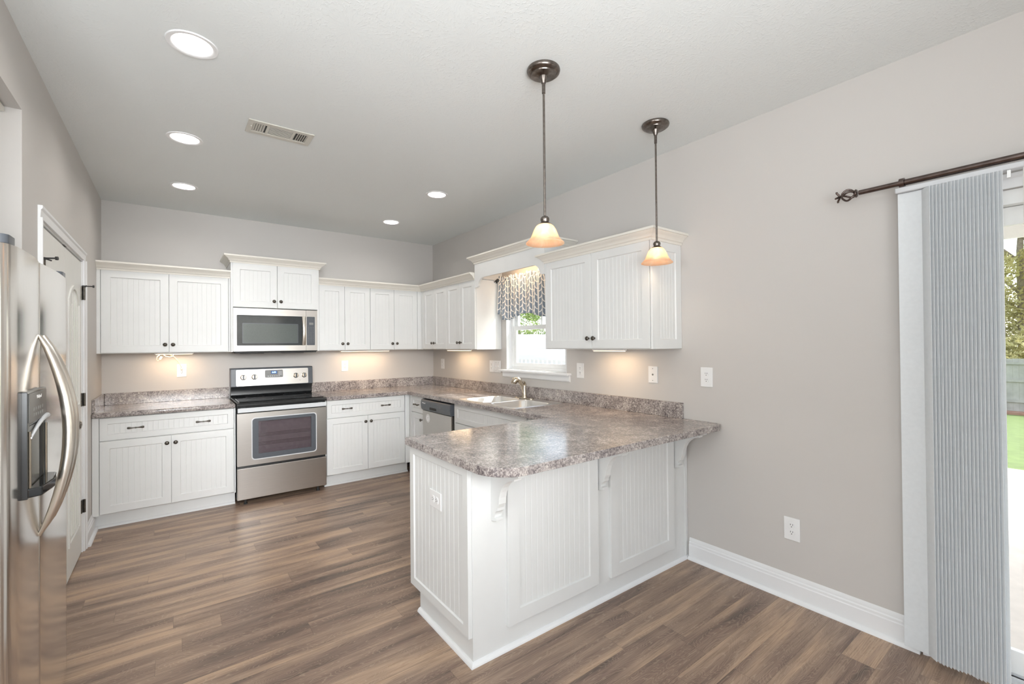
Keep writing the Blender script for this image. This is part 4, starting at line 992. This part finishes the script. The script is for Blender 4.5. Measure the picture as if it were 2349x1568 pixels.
sash(WZ0 + .0285, zm + 0.02, 0.066, 0.090, False, 'lower_sash'); sash(zm - 0.02, WZ1 - .0405, 0.094, 0.118, True, 'upper_sash')
mb = MB(); mb.box(-hw - 0.075, hw + 0.060, -0.052, 0.0, WZ0 - 0.020, WZ0, 0.004, 2); mb.box(-hw + 0.002, hw - 0.002, 0.0, 0.06, WZ0 - 0.0, WZ0 + 0.003); mb.build('window_sill', M['trim'], t)
mb = MB(); mb.prism([(0, WZ0 - 0.021), (-0.016, WZ0 - 0.021), (-0.016, WZ0 - 0.068), (-0.010, WZ0 - 0.075), (0, WZ0 - 0.078)], 'x', -hw - 0.045, hw + 0.045); mb.build('apron', M['trim'], t)

# curtain valance on its rod
t = thing('curtain_rod', 'small dark rod with open knot finial above the sink window', 'curtain rod', (-0.075, -2.03, 2.068), RR)
MB().tube([(-0.43, 0, 0), (0.43, 0, 0)], 0.006, 10).build('rod', M['black_matte'], t, 40)
def finial(par, x, s_, r0, ln, name='finial', mat='black_matte'):
    mb = MB()
    for q in range(4):
        a = R(45 + 90 * q); pts = []
        for k in range(9):
            u = k / 8; rr_ = r0 * math.sin(math.pi * u) ** 0.8; aa = a + u * 1.2
            pts.append((x + s_ * ln * u, rr_ * math.cos(aa), rr_ * math.sin(aa)))
        aa = a + 1.2
        pts += [(x + s_ * ln * 1.12, r0 * .35 * math.cos(aa), r0 * .35 * math.sin(aa)), (x + s_ * ln * 1.24, r0 * .75 * math.cos(aa), r0 * .75 * math.sin(aa)), (x + s_ * ln * 1.22, r0 * .95 * math.cos(aa), r0 * .95 * math.sin(aa))]
        mb.tube(pts, r0 * 0.17, 8)
    mb.lathe([(0, -ln * .12), (r0 * .6, -ln * .10), (r0 * .72, 0), (r0 * .6, ln * .08), (0, ln * .10)], (x, 0, 0), 'x', 14)
    return mb.build(name, M[mat], par, 50)
finial(t, -0.43, -1, 0.022, 0.040); finial(t, 0.43, 1, 0.022, 0.040)
br = MB()
for x in (-0.37, 0.37): br.box(x - 0.004, x + 0.004, 0.0, 0.0745, -0.005, 0.005)
br.build('rod_bracket', M['black_matte'], t)
def curtain():
    n_, mz = 170, 16; mb = MB(); ux = mb.bm.loops.layers.uv.new('UVMap'); vs = []; uv = []
    y0, y1 = -0.405, 0.42; arc_l = 0
    prev = None
    for i in range(n_ + 1):
        u = i / n_; x = y0 + (y1 - y0) * u
        col = []
        for j in range(mz + 1):
            v = j / mz
            top = 2.098 + 0.008 * math.sin(u * 61) + 0.006 * math.sin(u * 23 + 1)
            bot = 1.702 - 0.030 * math.sin(u * 9.0) + (0.035 if u < 0.12 else 0) - 0.02 * math.sin(math.pi * u)
            z = top + (bot - top) * v
            amp = 0.008 + 0.016 * v
            xx = x + (x - 0.0) * 0.05 * v
            yy = -0.012 - amp * math.sin(u * 58 + 0.8 * math.sin(u * 17)) - 0.008 * math.sin(u * 19) + (0.0 if abs(z - 2.068) > 0.02 else 0.0)
            if z > 2.045: yy = -0.010 - 0.007 * math.sin(u * 95 + 2 * math.sin(u * 30))
            col.append(mb.bm.verts.new((xx, yy, z - 2.068))); uv.append(None)
        if prev is not None: arc_l += math.dist(prev[mz // 2].co, col[mz // 2].co)
        for q in col: vs.append((q, arc_l * 1.05, q.co.z))
        prev = col
    k = mz + 1; vl = {q[0]: (q[1], q[2]) for q in vs}
    for i in range(n_):
        for j in range(mz):
            f = mb.bm.faces.new([vs[i * k + j][0], vs[(i + 1) * k + j][0], vs[(i + 1) * k + j + 1][0], vs[i * k + j + 1][0]])
            for lo in f.loops: lo[ux].uv = vl[lo.vert]
    o = mb.build('curtain_valance', M['fabric'], None, 60)
    md = o.modifiers.new('thickness', 'SOLIDIFY'); md.thickness = 0.0015
    o.location = (-0.075, -2.03, 2.068); o.rotation_euler = (0, 0, RR)
    tag(o, 'blue-grey and white lattice print valance gathered over the sink window', 'curtain')
curtain()

# ------------------------------------------------------------------ under-cabinet lights
def strip_light(label, loc, rot, ln, power, cordpts=None):
    t = thing('strip_light', label, 'light', loc, rot, 'slim lights under the wall cabinets')
    MB().box(-ln / 2 - 0.01, ln / 2 + 0.01, -0.02, 0.02, -0.012, 0.0, 0.002).build('housing', M['plate'], t)
    MB().box(-ln / 2, ln / 2, -0.016, 0.016, -0.017, -0.0125, 0.001).build('diffuser', M['strip'], t)
    l_ = bpy.data.lights.new('strip_lamp', 'AREA'); l_.shape = 'RECTANGLE'; l_.size = ln; l_.size_y = 0.03; l_.energy = power; l_.color = (1.0, 0.70, 0.42)
    lo = bpy.data.objects.new('strip_lamp', l_); C.objects.link(lo); lo.parent = t; lo.location = (0, 0, -0.019)
    return t
strip_light('slim lit strip light with dangling cord under the left corner wall cabinet', (-2.715, -0.155, 1.3715), RB, 0.27, 1.5)
strip_light('long lit strip light under the back wall cabinets right of the stove', (-0.945, -0.155, 1.3715), RB, 0.55, 2.0)
strip_light('slim lit strip light under the cabinet left of the sink window', (-0.155, -0.93, 1.3715), RR, 0.48, 1.8)
strip_light('slim lit strip light under the large cabinet right of the window', (-0.155, -3.115, 1.3775), RR, 0.28, 1.2)
l_ = area('hood_lamp', (-0.20, -2.07, 2.185), (0.6, 0, -0.8), 0.5, 0.04, 2.6, (1.0, 0.66, 0.38))
t = thing('strip_light', 'warm strip light hidden under the hood above the sink window', 'light', (-0.17, -2.07, 2.2045), RR, 'slim lights under the wall cabinets')
MB().box(-0.27, 0.27, -0.02, 0.02, -0.012, 0.0, 0.002).build('housing', M['plate'], t)
t = thing('lamp_cord', 'cream cord looping from the strip light down into the left outlet', 'cord', (-2.66, -0.01, 1.22))
MB().tube([(-0.10, -0.14, 0.140), (-0.085, -0.11, 0.132), (-0.055, -0.085, 0.110), (-0.030, -0.06, 0.075), (-0.014, -0.045, 0.040), (-0.004, -0.034, 0.018), (0, -0.026, 0.004)], 0.0032, 8).build('cord', M['cord'], t, 50)
MB().tube([(-0.155, -0.14, 0.138), (-0.180, -0.138, 0.118), (-0.186, -0.136, 0.095), (-0.178, -0.134, 0.078), (-0.165, -0.132, 0.085)], 0.0028, 8).build('cord_loop', M['cord'], t, 50)
MB().tube([(-0.14, -0.15, 0.140), (-0.120, -0.148, 0.120), (-0.09, -0.146, 0.112), (-0.065, -0.144, 0.120), (-0.06, -0.142, 0.138)], 0.0024, 8).build('cord_loop', M['cord'], t, 50)
o = MB().box(-0.009, 0.009, -0.007, 0.007, -0.017, 0.017, 0.003).build('inline_switch', M['cord'], t); o.location = (-0.155, -0.132, 0.102); o.rotation_euler = (0, R(25), 0)
MB().box(-0.009, 0.009, -0.030, -0.0005, -0.014, 0.008, 0.003).build('plug', M['cord'], t)

# ------------------------------------------------------------------ ceiling fittings
def can(i, x, y, label, power=3.5):
    t = thing('recessed_downlight', label, 'ceiling light', (x, y, H), 0, 'recessed ceiling downlights')
    MB().lathe([(0.070, 0.012), (0.074, -0.002), (0.082, -0.006), (0.094, -0.005), (0.0965, -0.0005), (0.0775, -0.0005), (0.0765, 0.012)], (0, 0, 0), 'z', 36).build('trim_ring', M['plate'], t, 40)
    MB().lathe([(0.0765, 0.0), (0.0765, 0.006), (0.066, 0.075), (0.060, 0.10), (0.0, 0.105)], (0, 0, 0), 'z', 32).build('reflector', M['plate'], t, 40)
    MB().lathe([(0.0, 0.030), (0.060, 0.034), (0.0725, 0.042), (0.0725, 0.046), (0, 0.046)], (0, 0, 0), 'z', 32).build('lens', M['can_lens'], t, 40)
    l_ = bpy.data.lights.new('downlight_lamp', 'AREA'); l_.shape = 'DISK'; l_.size = 0.12; l_.energy = power; l_.color = (1.0, 0.955, 0.90)
    lo = bpy.data.objects.new('downlight_lamp', l_); C.objects.link(lo); lo.parent = t; lo.location = (0, 0, 0.026)
LB = ['large nearest recessed downlight at the upper left of the ceiling', 'recessed downlight in the middle of the left row, left of the vent',
      'farthest recessed downlight of the left row, above the left cabinets', 'nearer of the two recessed downlights left of the pendants', 'smallest recessed downlight nearest the back corner']
for i, (x, y) in enumerate(CANS): can(i, x, y, LB[i])
for i, (x, y) in enumerate(FILLCANS): can(i, x, y, 'unseen recessed downlight added as fill behind the camera')

t = thing('ceiling_vent', 'cream rectangular three-section air vent in the ceiling', 'vent', (-2.193, -2.292, H))
vw, vh = 0.178, 0.092
v_ = MB(); v_.ring([(-vw, -vh), (vw, -vh), (vw, vh), (-vw, vh)], [(-vw + .03, -vh + .035), (vw - .03, -vh + .035), (vw - .03, vh - .035), (-vw + .03, vh - .035)], 'z', -0.007, -0.0005)
v_.box(-0.078, -0.062, -0.057, 0.057, -0.007, -0.001); v_.box(0.062, 0.078, -0.057, 0.057, -0.007, -0.001)
v_.build('vent_frame', M['vent'], t, None, (0.002, 1))
MB().box(-vw + .031, vw - .031, -vh + .036, vh - .036, -0.0015, -0.0006).build('duct_opening', M['slot'], t)
for k in range(5):
    for s_ in (-1, 1):
        x = s_ * (0.088 + k * 0.0125); f = MB(); f.prism([(x, -0.0065), (x + s_ * 0.0075, -0.0018), (x + s_ * 0.0088, -0.0022), (x + s_ * 0.0015, -0.007)], 'y', -0.056, 0.056); f.build('vent_fin', M['vent'], t)
for k in range(8):
    y = -0.052 + k * 0.0145; f = MB(); f.box(-0.061, 0.061, y, y + 0.0045, -0.0062, -0.0035); f.build('vent_fin', M['vent'], t)
t_ = MB(); t_.box(-0.160, -0.155, -0.02, 0.02, -0.014, -0.007); t_.build('damper_lever', M['vent'], t)

# pendants
def pendant():
    t = thing('pendant_light', 'lit amber glass pendant on a bronze rod, left one in front of the window hood', 'pendant lamp', (-1.300, -3.722, H), 0, 'pendant lights over the peninsula')
    MB().lathe([(0, -0.0005), (0.078, -0.0005), (0.080, -0.008), (0.077, -0.017), (0.068, -0.024), (0.060, -0.026), (0.058, -0.030), (0.030, -0.033), (0.026, -0.036), (0, -0.037)], (0, 0, 0), 'z', 40).build('canopy', M['bronze'], t, 35)
    MB().lathe([(0.022, -0.034), (0.020, -0.042), (0.012, -0.062), (0.010, -0.068), (0, -0.07)], (0, 0, 0), 'z', 20).build('swivel', M['bronze'], t, 40)
    MB().tube([(0, 0, -0.066), (0, 0, -0.115)], 0.0085, 12).build('rod_coupling', M['bronze'], t, 40)
    MB().tube([(0, 0, -0.11), (0, 0, -0.712)], 0.0055, 12).build('rod', M['bronze'], t, 40)
    MB().lathe([(0.006, -0.702), (0.015, -0.706), (0.021, -0.714), (0.0215, -0.722), (0.019, -0.727), (0.0195, -0.733), (0.026, -0.738), (0.033, -0.744), (0.030, -0.747), (0, -0.747)], (0, 0, 0), 'z', 28).build('shade_cap', M['bronze'], t, 40)
    pr = [(0.030, -0.743), (0.042, -0.752), (0.053, -0.770), (0.062, -0.792), (0.070, -0.810), (0.083, -0.824), (0.091, -0.831), (0.0915, -0.835), (0.088, -0.835), (0.080, -0.828), (0.067, -0.812), (0.058, -0.792), (0.049, -0.771), (0.039, -0.756), (0.027, -0.747)]
    MB().lathe(pr, (0, 0, 0), 'z', 48).build('glass_shade', M['shade'], t, 60)
    MB().lathe([(0.010, -0.748), (0.012, -0.764), (0.020, -0.778), (0.0215, -0.790), (0.017, -0.802), (0.009, -0.809), (0, -0.811)], (0, 0, 0), 'z', 24).build('bulb', M['bulb'], t, 60)
    l_ = bpy.data.lights.new('pendant_lamp', 'POINT'); l_.energy = 6.0; l_.color = (1.0, 0.74, 0.48); l_.shadow_soft_size = 0.024
    lo = bpy.data.objects.new('pendant_lamp', l_); C.objects.link(lo); lo.parent = t; lo.location = (0, 0, -0.785)
    return t
p1 = pendant()
dup(p1, (-0.405, -3.712, H), label='lit amber glass pendant on a bronze rod, right one before the panelled cabinet end')

# ------------------------------------------------------------------ blinds and curtain rod at the sliding door
t = thing('curtain_rod', 'long dark bronze curtain rod with twisted cage finial above the blinds', 'curtain rod', (-0.085, -4.62, 2.128), RR)
MB().tube([(0, 0, 0), (0.30, 0, 0)], 0.0115, 14).build('rod', M['brown_rod'], t, 40)
MB().tube([(0.17, 0, 0), (2.4, 0, 0)], 0.0135, 14).build('outer_rod', M['brown_rod'], t, 40)
finial(t, -0.012, -1, 0.028, 0.062, mat='brown_rod')
for x in (0.160, 2.1):
    br = MB(); br.tube([(x, 0.084, -0.030), (x, 0.05, -0.028), (x, 0.0, -0.020)], 0.006, 8)
    br.lathe([(0.0145, -0.009), (0.0205, -0.009), (0.0205, 0.009), (0.0145, 0.009), (0.0145, -0.009)], (x, 0, 0), 'x', 20); br.box(x - 0.012, x + 0.012, 0.080, 0.0845, -0.05, 0.0)
    br.build('rod_bracket', M['brown_rod'], t, 40)
t = thing('vertical_blind', 'white vertical blind stacked at the left side of the sliding glass door', 'blind', (-0.075, -4.755, 2.08), RR)
MB().box(0.0, 2.02, -0.018, 0.022, 0.004, 0.028, 0.003).build('head_rail', M['ltgrey'], t)
mt_ = MB()
for x in (0.1, 1.0, 1.9): mt_.box(x - 0.01, x + 0.01, 0.022, 0.0745, 0.03, 0.036)
mt_.build('mounting_clip', M['vinyl'], t)
def slat(x, ang, name='slat', w=0.089):
    mb = MB(); n_ = 6; pts = []
    for k in range(n_ + 1):
        u = k / n_ - .5; pts.append((u * w, 0.0045 * (1 - (2 * u) ** 2)))
    back = [(p[0], p[1] - 0.0012) for p in pts][::-1]
    mb.prism(pts + back, 'z', -2.040 + random.uniform(-.003, .003), 0.002)
    o = mb.build(name, M['blind'], t, 60); o.location = (x, -0.002, 0); o.rotation_euler = (0, 0, ang); return o
slat(0.052, R(2))
for k in range(20): slat(0.095 + k * 0.0112, R(127 + random.uniform(-1, 1)))
MB().tube([(0.392, -0.012, 0.002), (0.392, -0.012, -0.80)], 0.0055, 10).build('control_wand', M['vinyl'], t, 40)
MB().box(0.345, 0.355, -0.014, -0.004, -0.026, 0.003).build('rail_carrier', M['vinyl'], t)

# sliding door
t = struct_root('door_3', (0, (DY0 + DY1) / 2, 0), RR); hw = (DY1 - DY0) / 2
f = MB(); f.box(-hw + .001, -hw + .035, 0.02, 0.125, 0, DZ1 - .001).box(hw - .035, hw - .001, 0.02, 0.125, 0, DZ1 - .001).box(-hw + .035, hw - .035, 0.02, 0.125, DZ1 - .06, DZ1 - .001); f.build('door_frame', M['vinyl'], t)
f = MB(); f.box(-hw + .035, hw - .035, 0.0, 0.13, 0.0, 0.022).box(-hw + .035, hw - .035, 0.03, 0.036, 0.022, 0.032).box(-hw + .035, hw - .035, 0.06, 0.066, 0.022, 0.032).box(-hw + .035, hw - .035, 0.098, 0.104, 0.022, 0.032)
f.build('track', M['ltgrey'], t)
MB().box(-hw + .036, hw - .036, 0.038, 0.058, 0.0225, 0.026).build('track_groove', M['dark_gap'], t)
def leaf(xa, xb, ya, yb, nm):
    q = MB(); q.ring([(xa, 0.030), (xb, 0.030), (xb, DZ1 - .062), (xa, DZ1 - .062)], [(xa + .075, 0.125), (xb - .075, 0.125), (xb - .075, DZ1 - .137), (xa + .075, DZ1 - .137)], 'y', ya, yb); q = q.build(nm, M['vinyl'], t)
    MB().box(xa + .07, xb - .07, (ya + yb) / 2 - .002, (ya + yb) / 2 + .002, 0.12, DZ1 - .132).build('pane', M['glass'], q)
leaf(-hw + .036, 0.03, 0.070, 0.096, 'fixed_panel'); leaf(-0.03, hw - .036, 0.036, 0.060, 'sliding_panel')
casing('trim_3', DY0, DY1, DZ1, 0.0, -1)

# ------------------------------------------------------------------ outside
tag(MB().box(T + 0.001, 5.0, -9.0, 3.0, -0.20, -0.06).build('patio_slab', M['patio']), kind='structure')
g = MB(); g._add([(5.0, -30, -0.10), (5.0, 60, -0.10), (21, 60, -1.15), (21, -30, -1.15), (60, 60, -1.3), (60, -30, -1.3)], [(0, 3, 2, 1), (3, 5, 4, 2)])
g._add([(T + .01, 3.0, -0.10), (5.0, 3.0, -0.10), (5.0, 60, -0.10), (T + .01, 60, -0.10)], [(0, 1, 2, 3)])
tag(g.build('lawn', M['grass']), kind='structure')
tag(MB().box(19.8, 20.38, -30, 40, -1.12, -1.0).build('soil_bank', M['soil']), kind='structure')
# porch roof and post beyond the sliding door
t = thing('porch_roof', 'white flat porch roof over the patio outside the sliding door', 'roof', (2.1, -6.4, 2.62))
MB().box(-1.955, 1.9, -3.0, 2.6, 0.0, 0.12).build('roof_deck', M['siding'], t)
MB().box(1.9, 1.94, -3.0, 2.6, -0.18, 0.14).build('fascia_board', M['siding'], t)
MB().box(1.75, 1.87, -2.9, -2.78, -2.68, 0.0).build('porch_post', M['siding'], t)
MB().box(1.75, 1.87, 2.3, 2.42, -2.68, 0.0).build('porch_post', M['siding'], t)
# board fence
t = thing('board_fence', 'weathered grey board fence across the far end of the lawn', 'fence', (20.4, 0, -1.0))
fb = MB(); y = -14.0
while y < 12: fb.box(0, 0.02, y, y + 0.1425, 0.0, 1.80 + random.uniform(-.01, .01)); y += 0.145
fb.build('fence_boards', M['fence'], t)
rl = MB()
for z in (0.3, 1.0, 1.6): rl.box(-0.05, -0.005, -14, 12, z, z + 0.09)
rl.build('fence_rails', M['fence'], t)
# white picket panel just outside the sink window
t = thing('picket_fence', 'white picket fence panel seen through the sink window', 'fence', (3.0, 1.0, -0.06))
pk = MB(); y = -2.6
while y < 5.6: pk.box(0, 0.03, y, y + 0.092, 0.05, 1.19); y += 0.132
pk.build('pickets', M['siding'], t)
rl = MB(); rl.box(-0.04, -0.001, -2.6, 5.6, 1.18, 1.28); rl.build('top_rail', M['siding'], t)
rl = MB(); rl.box(-0.04, -0.001, -2.6, 5.6, 0.95, 1.11); rl.build('lower_rail', M['siding'], t)
# shed
t = thing('garden_shed', 'white gambrel-roofed garden shed with grey shingles beyond the picket fence', 'shed', (10.0, 11.3, -0.58))
sb = MB(); gp = [(-1.3, 0.0), (1.3, 0.0), (1.3, 1.55), (0.85, 2.15), (0.0, 2.42), (-0.85, 2.15), (-1.3, 1.55)]
sb.prism(gp, 'x', -0.3, 6.2); so = sb.build('shed_walls', M['siding'], t)
rf = MB(); 
pr = [(1.42, 1.44), (0.92, 2.19), (0.0, 2.50), (-0.92, 2.19), (-1.42, 1.44), (-1.36, 1.42), (-0.88, 2.13), (0, 2.43), (0.88, 2.13), (1.36, 1.42)]
rf.prism(pr, 'x', -0.42, 6.32); rf.build('shed_roof', M['shingle'], t)
MB().box(-0.33, -0.3, -0.55, 0.55, 0.1, 1.75).build('shed_door', M['trim'], t)
t.rotation_euler = (0, 0, R(-22))
# trees: leafy crowns of small leaf blades round branching trunks
def tree(label, x, y, zg, h, r_, nleaf, mat, seed):
    rnd = random.Random(seed)
    t = thing('leafy_tree', label, 'tree', (x, y, zg), 0, 'trees beyond the garden fence')
    tr = MB(); tr.tube([(0, 0, 0), (0.1, 0.05, h * .35), (-0.05, 0.1, h * .65), (0.1, 0, h * .92)], [0.20, 0.16, 0.10, 0.04], 10)
    for k in range(7):
        a = rnd.uniform(0, 6.28); z0 = h * rnd.uniform(.3, .75)
        tr.tube([(0, 0, z0), (math.cos(a) * r_ * .4, math.sin(a) * r_ * .4, z0 + h * .10), (math.cos(a) * r_ * .8, math.sin(a) * r_ * .8, z0 + h * .16)], [0.07, 0.05, 0.02], 7)
    tr.build('trunk', M['bark'], t)
    vs = []; fs = []
    blobs = []
    for _ in range(26):
        a, q, br_ = rnd.uniform(0, 6.28), r_ * .62 * math.sqrt(rnd.random()), r_ * rnd.uniform(.26, .38); blobs.append((q * math.cos(a), q * math.sin(a), h * rnd.uniform(.12, .96), br_))
    for i in range(nleaf):
        b_ = blobs[i % len(blobs)]
        d = Vector((rnd.gauss(0, 1), rnd.gauss(0, 1), rnd.gauss(0, 1))).normalized() * b_[3] * rnd.uniform(.5, 1) ** .5
        p = Vector((b_[0], b_[1], b_[2])) + d
        if p.z < 0.1: continue
        u = Vector((rnd.gauss(0, 1), rnd.gauss(0, 1), rnd.gauss(0, 1))).normalized(); w_ = u.cross(Vector((rnd.gauss(0, 1), rnd.gauss(0, 1), 1))).normalized(); s_ = rnd.uniform(.05, .10)
        k = len(vs); vs += [p - u * s_, p + w_ * s_ * .5, p + u * s_, p - w_ * s_ * .5]; fs.append((k, k + 1, k + 2, k + 3))
    me = bpy.data.meshes.new('crown'); me.from_pydata(vs, [], fs); me.materials.append(mat)
    o = bpy.data.objects.new('crown', me); C.objects.link(o); o.parent = t
TR = [('pale yellow-green tree behind the board fence, first seen past the blinds', 24.0, -3.3, 9.5, 2.6, 26000, 'leaf2'),
      ('green tree behind the board fence, lower crown past the blinds', 29.5, -5.0, 8.0, 2.7, 12000, 'leaf'),
      ('green tree behind the board fence further along', 24.0, 2.6, 8.5, 2.6, 9000, 'leaf'),
      ('tall green tree above the shed in the sink window', 17.0, 20.2, 9.5, 2.8, 24000, 'leaf'),
      ('green tree left of the shed in the sink window', 12.3, 24.2, 8.5, 2.8, 13000, 'leaf'),
      ('broad green tree right of the shed in the sink window', 21.8, 16.5, 9.0, 2.8, 13000, 'leaf')]
for i, (lb, x, y, h, r_, nl, mt_) in enumerate(TR): tree(lb, x, y, -1.2, h, r_, nl, M[mt_], 40 + i)
